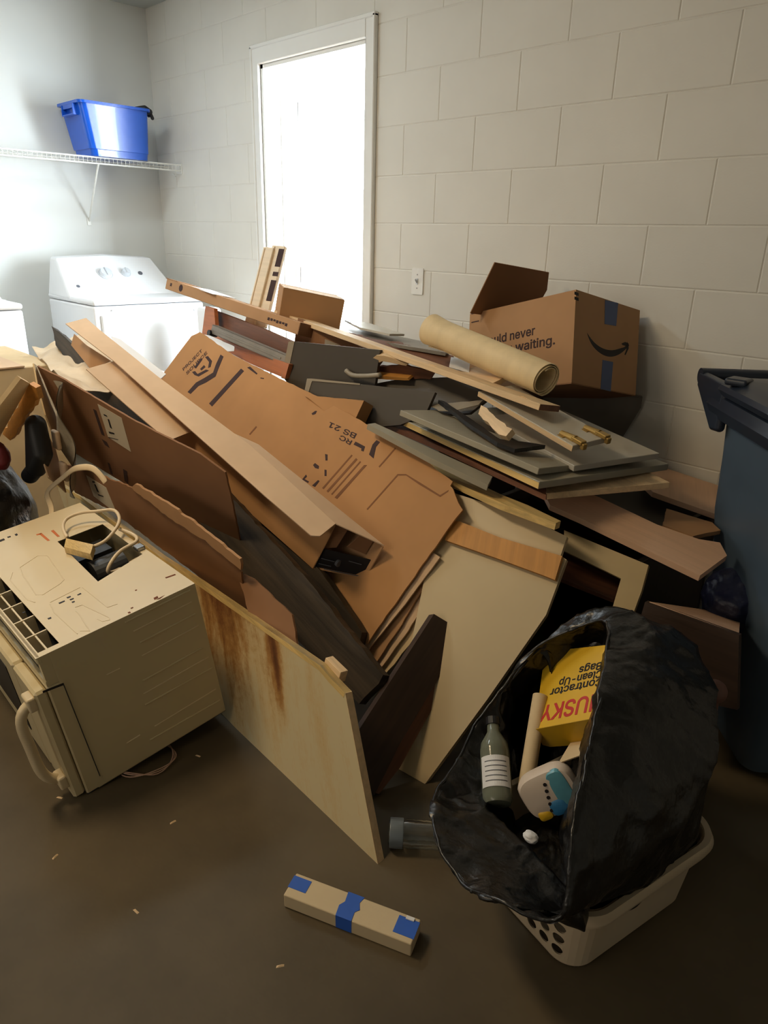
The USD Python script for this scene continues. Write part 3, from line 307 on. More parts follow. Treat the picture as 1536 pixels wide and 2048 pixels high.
"bag":{"rim":[[4.0963,-1.15,0.5342],[4.0094,-1.17,0.4741],[3.9632,-1.2,0.4302],[3.9267,-1.28,0.3323],[3.919,-1.38,0.2604],[3.9595,-1.5,0.2357],[3.988,-1.6,0.2313],[4.0359,-1.66,0.2364],[4.1062,-1.71,0.2326],[4.1835,-1.735,0.2354],[4.275,-1.74,0.2736],[4.3581,-1.71,0.2847],[4.3501,-1.67,0.3609],[4.3137,-1.6,0.42],[4.2705,-1.5,0.4683],[4.2375,-1.42,0.5],[4.1858,-1.3,0.5254],[4.1332,-1.2,0.5346]],"inn":[[4.0927,-1.14,0.5032],[4.0043,-1.14,0.4242],[3.9646,-1.17,0.3747],[3.9401,-1.25,0.2879],[3.9374,-1.33,0.2221],[3.9863,-1.46,0.2293],[4.0298,-1.53,0.2156],[4.0815,-1.58,0.2156],[4.121,-1.6,0.2045],[4.1791,-1.62,0.2213],[4.2546,-1.63,0.2431],[4.3019,-1.63,0.261],[4.3076,-1.6,0.3221],[4.2933,-1.57,0.3976],[4.2559,-1.48,0.4504],[4.2231,-1.4,0.482],[4.171,-1.28,0.5093],[4.1248,-1.19,0.5202]],"mid":[[4.0508,-1.03,0.3401],[3.9809,-1.03,0.2587],[3.9259,-1.05,0.1746],[3.9027,-1.1,0.1036],[3.9135,-1.18,0.0697],[3.9199,-1.25,0.0309],[3.9506,-1.32,0.0123],[3.9902,-1.36,0.0015],[4.0485,-1.4,0.0241],[4.1037,-1.42,0.0491],[4.1433,-1.42,0.0646],[4.1678,-1.4,0.084],[4.1646,-1.36,0.113],[4.1421,-1.3,0.1468],[4.1181,-1.24,0.199],[4.0866,-1.16,0.2257],[4.0557,-1.08,0.2591],[4.0463,-1.04,0.312]],"bul":{"11":[4.3569,-1.64,0.2487],"12":[4.3939,-1.52,0.2828],"13":[4.4205,-1.36,0.313],"14":[4.4061,-1.22,0.3681],"15":[4.3512,-1.1,0.4277],"16":[4.2789,-1.03,0.4783],"17":[4.198,-1.02,0.5047],"0":[4.1293,-1.06,0.5068],"1":[4.0371,-1.1,0.4684]}},
"husky":{"o":[4.0883,-1.2312,0.397],"u":[0.7814,-0.0158,0.6238],"v":[-0.3421,0.8253,0.4494],"p":[[-0.1029,-0.1037],[-0.1308,0.0677],[-0.0847,0.1169],[0.069,0.0906],[0.0865,0.0306],[0.0871,-0.0983],[0.0758,-0.1037]],"t":0.05},
"husky_side":{"o":[4.115,-1.3062,0.2991],"u":[0.7859,0.0043,0.6183],"v":[-0.556,-0.4325,0.7098],"p":[[-0.0566,0.0396],[0.1191,0.0396],[0.0637,-0.0171],[0.0111,-0.028],[-0.061,-0.0221],[-0.0764,-0.0121]],"t":0.002},
"can":{"z":[[3.9888,-0.38,1.0],[4.1656,-0.5798,1.0]]},
"shade_face":{"o":[3.4238,-0.1179,0.7721],"u":[0.7341,0.5965,-0.3245],"v":[0.3476,0.0803,0.9342],"p":[[-0.1923,-0.0233],[-0.0992,0.0582],[-0.0048,0.0719],[0.1468,0.1096],[0.162,0.0711],[0.1583,-0.0972],[-0.0217,-0.0972],[-0.149,-0.093]],"t":0.012},
"tray_film":{"o":[2.1076,-1.2856,0.903],"u":[0.9528,0.0726,-0.2947],"v":[-0.0087,0.9771,0.2124],"p":[[-0.1962,0.0071],[-0.1551,0.0226],[0.0091,0.0226],[0.1727,0.0217],[0.1885,-0.0099],[0.1027,-0.0242],[0.0032,-0.0233],[-0.1248,-0.0167]],"t":0.003},
"paint_face":{"o":[2.1473,-1.8013,0.7441],"u":[0.8578,-0.1955,0.4754],"v":[0.1283,-0.8141,-0.5664],"p":[[0.1471,0.0864],[0.2819,-0.0693],[0.132,-0.1166],[-0.1675,0.013],[-0.3936,0.0864]],"t":0.014},
"paint_raw":{"o":[2.1512,-1.7371,0.7592],"u":[0.7694,0.0896,0.6324],"v":[-0.5676,-0.3583,0.7413],"p":[[0.1423,0.0298],[0.1578,0.0025],[0.123,-0.0262],[0.0499,-0.0118],[-0.0636,-0.0187],[-0.1992,-0.0055],[-0.2103,0.0298]],"t":0.02},
"roll":{"a":[3.0357,-0.62,1.0551],"b":[3.5546,-0.66,0.962]},
"mid_carton":{"o":[2.5312,-0.6387,0.9467],"u":[0.9813,0.1724,-0.086],"v":[0.0463,0.2224,0.9739],"p":[[-0.2157,0.071],[-0.0902,0.0536],[0.0746,0.0251],[0.242,0.0021],[0.2086,-0.0555],[-0.0088,-0.0555],[-0.2105,-0.0407]],"t":0.03},
"mid_label":{"o":[2.521,-0.6442,0.935],"u":[0.9701,0.1467,-0.1931],"v":[0.1545,0.2401,0.9584],"p":[[-0.0451,0.0217],[0.0369,0.0217],[0.0427,-0.0222],[-0.0345,-0.0212]],"t":0.0008},
"dark_mid":{"o":[3.071,-0.7061,0.8257],"u":[0.9661,0.2082,0.1529],"v":[-0.2499,0.6034,0.7572],"p":[[-0.2691,0.0609],[-0.1078,0.0857],[0.2177,0.0857],[0.2838,0.0096],[0.2183,-0.0585],[0.0458,-0.0695],[-0.1408,-0.0814],[-0.2478,-0.0325]],"t":0.012},
"torn_plastic":{"o":[3.2419,-0.7466,0.8396],"u":[0.9285,0.304,0.2134],"v":[-0.3514,0.905,0.2397],"p":[[-0.1271,0.0431],[-0.0651,0.0418],[0.011,0.0128],[0.1182,0.0128],[0.1132,-0.025],[0.0358,-0.0549],[-0.0161,-0.0367],[-0.07,0.0062]],"t":0.002},
"tubing":{"p":[[2.7856,-0.8,0.8954],[2.8078,-0.8,0.8857],[2.8489,-0.8,0.8844],[2.902,-0.8,0.8922],[2.9662,-0.8,0.9052]]}}
PTS = {"mw_hole":[[-0.1651,0.0475,0.22],[-0.1654,0.19,0.2199],[0.1254,0.1864,0.22],[0.1701,0.0349,0.2199]],"mw_cable":[[0.1035,0.0906,0.22],[0.0825,0.1372,0.2199],[0.0687,0.1774,0.22],[0.0634,0.1956,0.2199]],"mw_loop":[[-0.1284,0.0689,0.22],[-0.1884,0.0808,0.22],[-0.2301,0.114,0.2199],[-0.2177,0.1576,0.22],[-0.1759,0.1945,0.22],[-0.1516,0.2221,0.22],[-0.1004,0.2242,0.22],[-0.0411,0.1975,0.2199],[-0.0073,0.1618,0.2199],[0.0104,0.1231,0.22],[-0.0029,0.1012,0.22]],"mw_tape":[[-0.1146,0.0606,0.2199],[-0.0029,0.1012,0.22],[0.049,0.0708,0.22],[-0.0622,0.0349,0.22]],"mw_e0":[[-0.0924,-0.0867,0.2199],[-0.1212,-0.0275,0.22],[-0.096,-0.0072,0.2199],[0.0846,-0.026,0.2199],[0.0972,-0.0416,0.22],[0.116,-0.0952,0.22],[0.1015,-0.1073,0.2199],[-0.0411,-0.0963,0.22],[-0.0924,-0.0867,0.2199]],"mw_e1":[[-0.08,-0.1113,0.2199],[-0.0413,-0.1301,0.22],[0.1088,-0.1318,0.2199],[0.138,-0.1223,0.2199]],"mw_e2":[[0.1707,-0.0948,0.22],[0.1607,-0.0112,0.22]],"mw_e3":[[0.1781,-0.0975,0.2199],[0.2277,-0.105,0.22],[0.3707,-0.1001,0.2199]],"mw_e4":[[0.2483,-0.0588,0.22],[0.2524,-0.0408,0.2199],[0.3637,-0.0177,0.22],[0.3764,-0.0206,0.22],[0.3677,-0.0362,0.22],[0.3469,-0.0403,0.22]],"mw_e5":[[0.2668,-0.0634,0.22],[0.2868,-0.0635,0.2199],[0.3632,-0.0724,0.22],[0.3828,-0.0741,0.22],[0.3631,-0.091,0.2199]],"mw_e6":[[0.1663,-0.0065,0.2199],[0.2434,-0.0038,0.2199],[0.3165,-0.0013,0.2199],[0.3215,0.0233,0.2199]],"mw_o0":[[-0.2669,0.0268,0.22],[-0.2673,0.0346,0.22],[-0.1917,0.0342,0.2199],[-0.1948,0.0277,0.2199]],"mw_o1":[[-0.2559,0.0602,0.22],[-0.2563,0.0682,0.22],[-0.1927,0.0653,0.22],[-0.1959,0.0587,0.22]],"mw_o2":[[-0.2714,0.0191,0.22],[-0.2673,0.0346,0.22],[-0.2588,0.0332,0.22],[-0.2615,0.0188,0.2199]],"mw_d0":[[0.1915,-0.0803,0.2199],[0.1922,-0.0648,0.22],[0.1982,-0.0658,0.22],[0.1986,-0.0803,0.2199]],"mw_d1":[[0.1816,-0.0556,0.22],[0.1829,-0.0454,0.2199],[0.1889,-0.0464,0.22],[0.1888,-0.0556,0.2199]],"mw_d2":[[0.1981,-0.0539,0.22],[0.1993,-0.0438,0.22],[0.2053,-0.0448,0.2199],[0.2051,-0.0539,0.22]],"mw_d3":[[0.1921,-0.0316,0.22],[0.1898,-0.0213,0.2199],[0.197,-0.0214,0.22],[0.1968,-0.0307,0.22]],"mw_d4":[[0.2146,-0.0549,0.22],[0.2162,-0.0476,0.2199],[0.2221,-0.0486,0.22],[0.2216,-0.055,0.22]],"mw_d5":[[-0.3292,-0.0714,0.22],[-0.3293,-0.0594,0.22],[-0.3156,-0.0606,0.22],[-0.3145,-0.0757,0.22]],"mw_d6":[[-0.3322,-0.0496,0.2199],[-0.3301,-0.0397,0.22],[-0.3213,-0.0409,0.2199],[-0.3221,-0.0496,0.22]],"mw_d7":[[-0.3302,-0.0275,0.22],[-0.3308,-0.0197,0.22],[-0.3169,-0.0211,0.2199],[-0.315,-0.0277,0.22]],"mw_d8":[[0.1599,-0.1624,0.22],[0.1614,-0.1554,0.2199],[0.1674,-0.1561,0.22],[0.167,-0.1622,0.2199]],"mw_d9":[[0.2422,-0.1266,0.22],[0.2425,-0.1179,0.2199],[0.2505,-0.1195,0.22],[0.2489,-0.1264,0.2199]],"mw_d10":[[0.0743,0.0633,0.2199],[0.0765,0.0756,0.2199],[0.0878,0.0709,0.22],[0.0839,0.0608,0.2199]],"mw_r0":[[0.37,0.0993,0.22],[0.3695,0.1107,0.22],[0.3805,0.108,0.22],[0.3809,0.0966,0.22]],"mw_r1":[[0.3663,0.0379,0.22],[0.3671,0.0443,0.2199],[0.3725,0.0431,0.22],[0.3717,0.0368,0.22]],"mw_r2":[[0.2939,0.0841,0.22],[0.2959,0.0888,0.22],[0.3006,0.0866,0.22],[0.2987,0.0819,0.22]],"mw_r3":[[0.3814,0.1118,0.22],[0.3808,0.1262,0.22],[0.388,0.1084,0.22],[0.384,0.0992,0.2199]],"mw_r4":[[0.3797,0.0237,0.22],[0.3805,0.03,0.22],[0.3889,0.0288,0.22],[0.386,0.0235,0.22]],"mw_r5":[[0.2998,0.1679,0.2199],[0.305,0.195,0.22],[0.3121,0.1942,0.2199],[0.3068,0.1672,0.22]],"mw_l0":[[0.3917,0.0208,0.169],[0.3918,0.1859,0.1717]],"mw_l1":[[0.3918,0.0236,0.09],[0.3918,0.189,0.0937]],"mw_l2":[[0.3917,-0.0005,-0.0204],[0.3917,0.1952,-0.0169]],"mw_l3":[[0.3917,0.002,-0.1354],[0.3917,0.1941,-0.1307]],"mw_l4":[[0.3918,-0.0722,0.0883],[0.3917,-0.037,0.087]],"mw_l5":[[0.3917,-0.0787,-0.1371],[0.3918,-0.04,-0.1354]],"mw_g0":[[0.3917,0.0074,0.2041],[0.3918,0.1898,0.2076]],"mw_g1":[[0.3917,0.0284,0.1302],[0.3917,0.1873,0.1324]],"mw_g2":[[0.3917,0.0067,0.0186],[0.3917,0.185,0.022]],"mw_g3":[[0.3917,-0.0051,-0.0549],[0.3917,0.1992,-0.0563]],"mw_g4":[[0.3918,-0.0195,-0.1684],[0.3917,0.1978,-0.174]],"mw_slot":[[0.3917,-0.2171,0.1321],[0.3917,-0.1704,0.1261],[0.3917,-0.1709,0.1202],[0.3917,-0.2177,0.1264]],"mw_vline":[[0.3917,-0.1704,0.1261],[0.3918,-0.1647,-0.1866]],"mw_grille":[[0.0206,-0.175,0.2199],[0.397,-0.1778,0.22],[0.4062,-0.2173,0.22],[0.1622,-0.2169,0.22]],"am_smile_top":[[0.243,-0.1168,0.0233],[0.243,-0.0876,0.0047],[0.243,-0.0497,-0.0097],[0.243,-0.0061,-0.015],[0.243,0.0406,-0.0099],[0.243,0.0846,0.0036],[0.2431,0.1138,0.0202],[0.243,0.1161,0.0293]],"am_smile_bot":[[0.243,-0.1168,0.0233],[0.2431,-0.0922,-0.0061],[0.243,-0.0539,-0.0272],[0.243,-0.0042,-0.037],[0.243,0.0483,-0.0295],[0.243,0.0948,-0.0072],[0.243,0.1295,0.0191]],"am_arrow":[[0.2431,0.0833,0.0191],[0.243,0.1039,0.0275],[0.243,0.1258,0.0255],[0.243,0.1274,0.0082],[0.243,0.111,-0.0171],[0.243,0.1048,-0.0162],[0.243,0.1153,0.0046],[0.243,0.1113,0.0145],[0.243,0.0897,0.0148]],"am_tape1":[[0.243,-0.026,0.1496],[0.243,0.0501,0.1537],[0.243,0.0452,0.0736],[0.243,-0.022,0.0691]],"am_tape2":[[0.243,-0.0231,-0.0532],[0.243,0.0383,-0.0517],[0.243,0.0325,-0.1544],[0.243,-0.0262,-0.1524]],"am_dots":[[0.243,-0.194,0.1452],[0.243,-0.1727,0.1445],[0.243,-0.172,0.1349],[0.243,-0.1933,0.1356]],"am_dots2":[[0.243,-0.1928,0.1293],[0.243,-0.1714,0.1285],[0.243,-0.1707,0.1189],[0.243,-0.192,0.1197]],"am_t1a":[[-0.1191,-0.1863,0.0235],[0.0794,-0.1863,0.0302]],"am_t1h":[[-0.1191,-0.1863,0.0235],[-0.115,-0.1863,-0.0026]],"am_t2a":[[-0.0083,-0.1863,-0.0174],[0.1677,-0.1863,-0.0139]],"am_mark":[[-0.2348,-0.1863,0.1517],[-0.1954,-0.1863,0.1508]],"am_mark2":[[-0.2329,-0.1863,0.1194],[-0.1936,-0.1863,0.1208]],"am_tl":[[-0.2429,-0.1863,0.153]],"ch_txtA":[[-0.7824,-0.144,-0.0001],[-0.7518,-0.0235,-0.0001],[-0.7434,-0.1447,-0.0001],[-0.7131,-0.0143,-0.0001]],"ch_txtB":[[0.27,0.1516,-0.0],[0.1313,0.1203,-0.0]],"ch_txtC":[[0.2733,0.1237,-0.0],[0.2128,0.1124,-0.0]],"hk_a":[[0.0927,-0.043,-0.0],[-0.0936,-0.0448,-0.0],[0.0883,-0.0422,-0.0],[-0.0994,-0.0423,-0.0]],"hk_b":[[0.0858,-0.0119,-0.0],[-0.0913,-0.0091,-0.0],[0.0746,0.0253,-0.0],[-0.0171,-0.0075,-0.0]]}
FIT = {"range":{"c":[2.8309,-1.8796,0.2469],"q":[0.1477,-0.0023,-0.0283],"d":[0.7835,0.4135,0.4399]},
"amazon":{"c":[3.2914,-0.236,0.9696],"q":[-0.2289,-0.2388,-0.1148],"d":[0.4861,0.3726,0.3062]},
"doorB":{"c":[3.4504,-0.6142,0.7391],"q":[-0.041,0.0341,-0.2309],"d":[0.7672,0.5377,0.0206]},
"doorA":{"c":[3.469,-0.8502,0.7888],"q":[-0.1296,0.0985,-0.0541],"d":[0.5685,0.1699,0.0186]},
"doorC":{"c":[3.6015,-0.5858,0.7789],"q":[0.0173,0.0691,-0.3238],"d":[0.4791,0.3257,0.018]},
"doorE":{"c":[3.721,-0.6447,0.6869],"q":[0.0312,-0.0527,-0.5796],"d":[0.3002,0.3823,0.0191]},
"hinged_board":{"c":[3.5965,-0.7366,0.8689],"q":[0.0708,0.1787,-0.2034],"d":[0.4174,0.1462,0.0172]},
"long_board":{"c":[2.8791,-0.6732,0.9662],"q":[-0.1751,0.0915,-0.1118],"d":[1.5464,0.0954,0.0191]},
"long_box":{"c":[1.8846,-0.6637,1.044],"q":[-0.2519,0.1063,0.024],"d":[1.0548,0.14,0.0503]},
"small_box":{"c":[2.2063,-0.5038,1.0845],"q":[-0.07,0.1833,1.0174],"d":[0.2672,0.209,0.0894]},
"foam":{"c":[3.9497,-1.8077,0.0191],"q":[0.0356,0.0144,0.4158],"d":[0.2921,0.0594,0.0369]},
"rail":{"c":[2.2025,-0.8279,0.9271],"q":[-0.1889,0.1021,-0.054],"d":[0.5908,0.03,0.0398]},
"base_a":{"c":[1.857,-0.4779,1.1749],"q":[-0.4087,-0.0185,0.2768],"d":[0.1382,0.02,0.291]}}
def frame(n):
    d = PL[n]; u, v = np.array(d['u']), np.array(d['v']); return M4(d['o'], np.stack([u, v, np.cross(u, v)], 1))
def pmesh(n, rough=0.0, t=None):
    "the board's outline, its front face at z = 0 and its thickness behind; rough: frayed edge"
    d = PL[n]; p = np.array(d['p']); t = d['t'] if t is None else t
    if rough:
        p = dense(p, .02); p = p + (meshkit.noise(np.c_[p * 60, p[:, :1] * 0], 3)[:, None] - .5) * rough
    return ext(p, t, -t)
def board(n, name, m, label, cat, rough=0.0, group=None):
    return single(name, pmesh(n, rough), m, label, cat, frame(n), group=group)
def board_t(n, name, label, cat, group=None): return Thing(name, label, cat, frame(n), group)
def decal(th, n, name, m, label=None):
    g = pmesh(n); T = frame(n); v = g.vertices @ T[:3, :3].T + T[:3, 3]
    return th.part(name, trimesh.Trimesh(v, g.faces, process=False), m, label, world=True)
def wmesh(n, **k):
    g = pmesh(n, **k); T = frame(n); return trimesh.Trimesh(g.vertices @ T[:3, :3].T + T[:3, 3], g.faces, process=False)
def fbox(n):
    f = FIT[n]; return M4(f['c'], Rot.from_rotvec(f['q']).as_matrix()), np.array(f['d'])

# ---------------------------------------------------------------- the room
CH, CW, XJ, ZJ = .2032, .4064, 3.28, 1.42
DX0, DX1, DZ = 1.19, 2.02, 2.19
struct('floor', bx((-.2, -5.6, -.1), (6.8, .2, 0)), M['floor'])
wl = struct('wall_left', bx((-.15, -5.6, 0), (0, .2, 2.634)), M['wallL'])
struct('wall_front', bx((-.15, -5.7, 0), (6.75, -5.5, 2.634)), M['wallL'])
struct('wall_right', bx((6.6, -5.6, 0), (6.75, .2, 2.634)), M['wallL'])
struct('ceiling', bx((-.15, -5.6, 2.634), (6.75, .2, 2.75)), M['ceil'])
wb = Thing('wall_back', None, None, kind='structure')
core = cat_([bx((0, .002, 0), (DX0, .2, 2.634)), bx((DX1, .002, 0), (6.6, .2, 2.634)), bx((DX0, .002, DZ), (DX1, .2, 2.634))])
wb.part('mortar_core', core, M['wall'])
def block(x0, x1, z0, z1):
    g, c = .0016, .0028
    x0, x1, z0, z1 = x0 + g, x1 - g, z0 + g, z1 - g
    v = [(x0, .012, z0), (x1, .012, z0), (x1, .012, z1), (x0, .012, z1), (x0, .0014, z0), (x1, .0014, z0), (x1, .0014, z1), (x0, .0014, z1),
         (x0 + c, 0, z0 + c), (x1 - c, 0, z0 + c), (x1 - c, 0, z1 - c), (x0 + c, 0, z1 - c)]
    q = [(8, 9, 10, 11)] + [(a, b, b + 4, a + 4) for a, b in ((4, 5), (5, 6), (6, 7))] + [(7, 4, 8, 11)] + [(0, 1, 5, 4), (1, 2, 6, 5), (2, 3, 7, 6), (3, 0, 4, 7)]
    f = [t for (a, b, c_, d) in q for t in ((a, b, c_), (a, c_, d))]
    return trimesh.Trimesh(v, f, process=False)
for k in range(-7, 6):
    z0, z1 = ZJ + k * CH, min(ZJ + (k + 1) * CH, 2.632)
    if z1 - z0 < .02: continue
    xs = [XJ + CW * i + (CW / 2 if k % 2 else 0) for i in range(-9, 9)]
    for a, b in zip(xs, xs[1:]):
        a, b = max(a, 0.0), min(b, 6.59)
        if b - a < .03 or a > 4.9: continue
        segs = [(a, b, z0, z1)]
        if z0 < DZ:
            zz = max(z0, DZ); segs = [(a, min(b, DX0), z0, z1), (max(a, DX1), b, z0, z1)]
            if z1 - DZ > .02: segs.append((max(a, DX0), min(b, DX1), zz, z1))
        for s in segs:
            if s[1] - s[0] > .03: wb.part('block', block(*s), M['wall'])
# door casing, jambs and the open panel door
cz = .066
struct('trim_1', cat_([cbx((DX0 - cz, -.018, 0), (DX0, 0, DZ + cz + .02), .004), cbx((DX1, -.018, 0), (DX1 + cz, 0, DZ + cz + .02), .004), cbx((DX0 - .005, -.02, DZ), (DX1 + .005, 0, DZ + cz + .02), .004),
    cbx((DX0 - cz, -.024, DZ + cz + .006), (DX1 + cz, 0, DZ + cz + .026), .004), cbx((DX1 + cz - .016, -.024, 0), (DX1 + cz, -.01, DZ + cz + .02), .004), cbx((DX0 - cz, -.024, 0), (DX0 - cz + .016, -.01, DZ + cz + .02), .004)]), M['trim'])
struct('trim_2', cat_([bx((DX0, 0, 0), (DX0 + .018, .2, DZ)), bx((DX1 - .018, 0, 0), (DX1, .2, DZ)), bx((DX0, 0, DZ - .018), (DX1, .2, DZ)), bx((DX0 + .018, .11, 0), (DX0 + .03, .145, DZ - .018)), bx((DX1 - .03, .11, 0), (DX1 - .018, .145, DZ - .018))]), M['trim'])
dr = Thing('door_1', None, None, M4((DX0 + .03, .205, .14), Rot.from_euler('z', 82, degrees=True).as_matrix()), kind='structure')
dw, dh = .78, 2.02
pan = [(x0, z0, x0 + .25, z1) for x0 in (.11, .42) for z0, z1 in ((.22, .92), (1.08, 1.5), (1.62, 1.86))]
leaf = sbox(0, 0, dw, dh)
for p in pan: leaf = leaf.difference(sbox(*p))
lm = ext(leaf, .035); lm.vertices = lm.vertices[:, [0, 2, 1]] * [1, -1, 1]; lm.invert(); dr.part('door_frame', lm, M['trim'])
for a, b, c, d in pan:
    dr.part('door_panel', cat_([bx((a, -.026, b), (c, -.009, d)), cbx((a + .035, -.032, b + .035), (c - .035, -.003, d - .035), .008)]), M['trim'])
for z in (.2, 1.0, 1.85): dr.part('hinge', cat_([cyl((-.006, -.036, z - .045), (-.006, -.036, z + .045), .006, n=10), bx((-.004, -.037, z - .045), (.03, -.0345, z + .045))]), M['metal'])
hk = np.array([(dw - .06, -.037, .93), (dw - .06, -.085, .93)]); dr.part('door_knob', cat_([cyl(hk[0], hk[1], .011), trimesh.creation.icosphere(2, .028).apply_translation(hk[1])]), M['metal'])
# bright room behind the doorway
W2 = M['wallL']
struct('wall_beyond_left', bx((.1, .2, 0), (.2, 2.8, 2.7)), W2); struct('wall_beyond_back', bx((.1, 2.7, 0), (3.5, 2.8, 2.7)), W2)
rw = sbox(.2, 0, 2.8, 2.7).difference(sbox(.55, .55, 2.55, 2.35)); wm = ext(rw, .08); wm.vertices = wm.vertices[:, [2, 0, 1]] + [3.42, 0, 0]
struct('wall_beyond_right', wm, W2); struct('floor_beyond', bx((.1, .2, .02), (3.5, 2.8, .14)), M['tanv']); struct('ceiling_beyond', bx((.1, .2, 2.6), (3.5, 2.8, 2.7)), W2)
w1 = Thing('window_1', None, None, kind='structure')
w1.part('window_frame', cat_([bx((3.40, .55, .55), (3.45, .6, 2.35)), bx((3.40, 2.5, .55), (3.45, 2.55, 2.35)), bx((3.40, .6, .55), (3.45, 2.5, .6)), bx((3.40, .6, 2.3), (3.45, 2.5, 2.35)), bx((3.41, 1.53, .6), (3.44, 1.57, 2.3))]), M['trim'])
# grey coat hook seen through the hinge gap
# light switch
sw = Thing('light_switch', 'white single toggle light switch plate on the block wall right of the doorway', 'light switch', M4((2.385, 0, 1.17)))
pl = rrect(.072, .117, .006); pm = ext(pl, .006); pm.vertices = pm.vertices[:, [0, 2, 1]] * [1, -1, 1]; pm.invert()
sw.part('cover_plate', pm, M['trim']); sw.part('toggle', cat_([bx((-.006, -.009, -.013), (.006, -.005, .013)), hull([(0, -.008, -.004), (0, -.018, .008)], .004)]), M['knob'])
for z in (-.03, .03): sw.part('screw', cyl((0, -.0055, z), (0, -.0075, z), .003, n=10), M['metal'])

# ---------------------------------------------------------------- wire shelf, bin
SZ = 1.752; SY0, SY1 = -2.6, -.004
sh = Thing('wire_shelf', 'white wire shelf on the left wall above the dryer', 'shelf', M4((.15, -1.3, SZ)))
for x, dz in ((.305, 0), (.3, -.032), (.02, 0), (.16, -.006)):
    sh.part('rail', cyl((x, SY0, SZ + dz), (x, SY1, SZ + dz), .0045 if x > .25 else .003, n=8), M['wire'], world=True)
ws = [tube([(.012, y, SZ + .004), (.302, y, SZ + .004), (.307, y, SZ), (.302, y, SZ - .032)], .0014, 5) for y in np.arange(SY0 + .01, SY1, .0255)]
sh.part('cross_wires', cat_(ws), M['wire'], world=True, kind='stuff')
for yb in (-.535, -1.45):
    b = sh.part('support_bracket', cat_([tube([(.296, yb, SZ - .034), (.28, yb, SZ - .05), (.02, yb + .03, 1.43), (.006, yb + .03, 1.41)], .006, 8), cbx((0, yb + .018, 1.385), (.006, yb + .042, 1.43))]), M['wire'], world=True)
sh.part('end_bracket', cat_([cbx((.24, -.006, SZ - .05), (.31, -.0005, SZ + .01)), hull([(.19, -.004, SZ - .045), (.225, -.004, SZ - .058)], .004, 1)]), M['wire'], world=True)

bz = SZ + .006
def bring(x0, x1, y0, y1, z, r=.035): 
    p = np.array(rrect(x1 - x0, y1 - y0, r, 5).exterior.coords)[:-1]; return np.c_[p[:, 0] + (x0 + x1) / 2, p[:, 1] + (y0 + y1) / 2, 0 * p[:, 0] + z]
bn = Thing('storage_bin', 'bright blue plastic storage bin standing on the wire shelf', 'storage bin', M4((.2, -.41, bz)))
T0, T1 = (.045, .345, -.625, -.21), (.075, .325, -.575, -.225)
bn.part('body', loft([bring(*T1, bz), bring(T1[0] - .004, T1[1] + .004, T1[2] - .004, T1[3] + .003, bz + .035), bring(T1[0] - .007, T1[1] + .007, T1[2] - .012, T1[3] + .006, bz + .037), bring(*T0, bz + .27), bring(T0[0] + .004, T0[1] - .004, T0[2] + .004, T0[3] - .004, bz + .27), bring(T1[0] + .004, T1[1] - .004, T1[2] + .004, T1[3] - .004, bz + .006)], True, True), M['blue'], world=True, smooth=35)
bn.part('rim', loft([bring(T0[0] - .002, T0[1] + .002, T0[2] - .002, T0[3] + .002, bz + .262), bring(T0[0] - .014, T0[1] + .014, T0[2] - .014, T0[3] + .01, bz + .262), bring(T0[0] - .014, T0[1] + .014, T0[2] - .014, T0[3] + .01, bz + .276), bring(T0[0] + .002, T0[1] - .002, T0[2] + .002, T0[3] - .002, bz + .278)], False, False), M['blue'], world=True, smooth=35)
bn.part('handle', cat_([cbx((.13, -.645, bz + .205), (.28, -.612, bz + .213)), cbx((.125, -.645, bz + .205), (.133, -.612, bz + .262)), cbx((.277, -.645, bz + .205), (.285, -.612, bz + .262)), cbx((.135, -.64, bz + .24), (.275, -.632, bz + .262))]), M['blue'], world=True)
bn.part('handle', cbx((.13, -.222, bz + .17), (.28, -.196, bz + .2)), M['blue'], world=True)
single('work_glove', cat_([hull([(.25, -.26, bz + .275), (.30, -.215, bz + .285), (.31, -.19, bz + .268)], .016), hull([(.31, -.19, bz + .268), (.315, -.178, bz + .235)], .010), hull([(.28, -.2, bz + .28), (.285, -.185, bz + .25)], .009)]), M['black'], 'dark glove hanging over the right rim of the blue bin', 'glove', smooth=40)

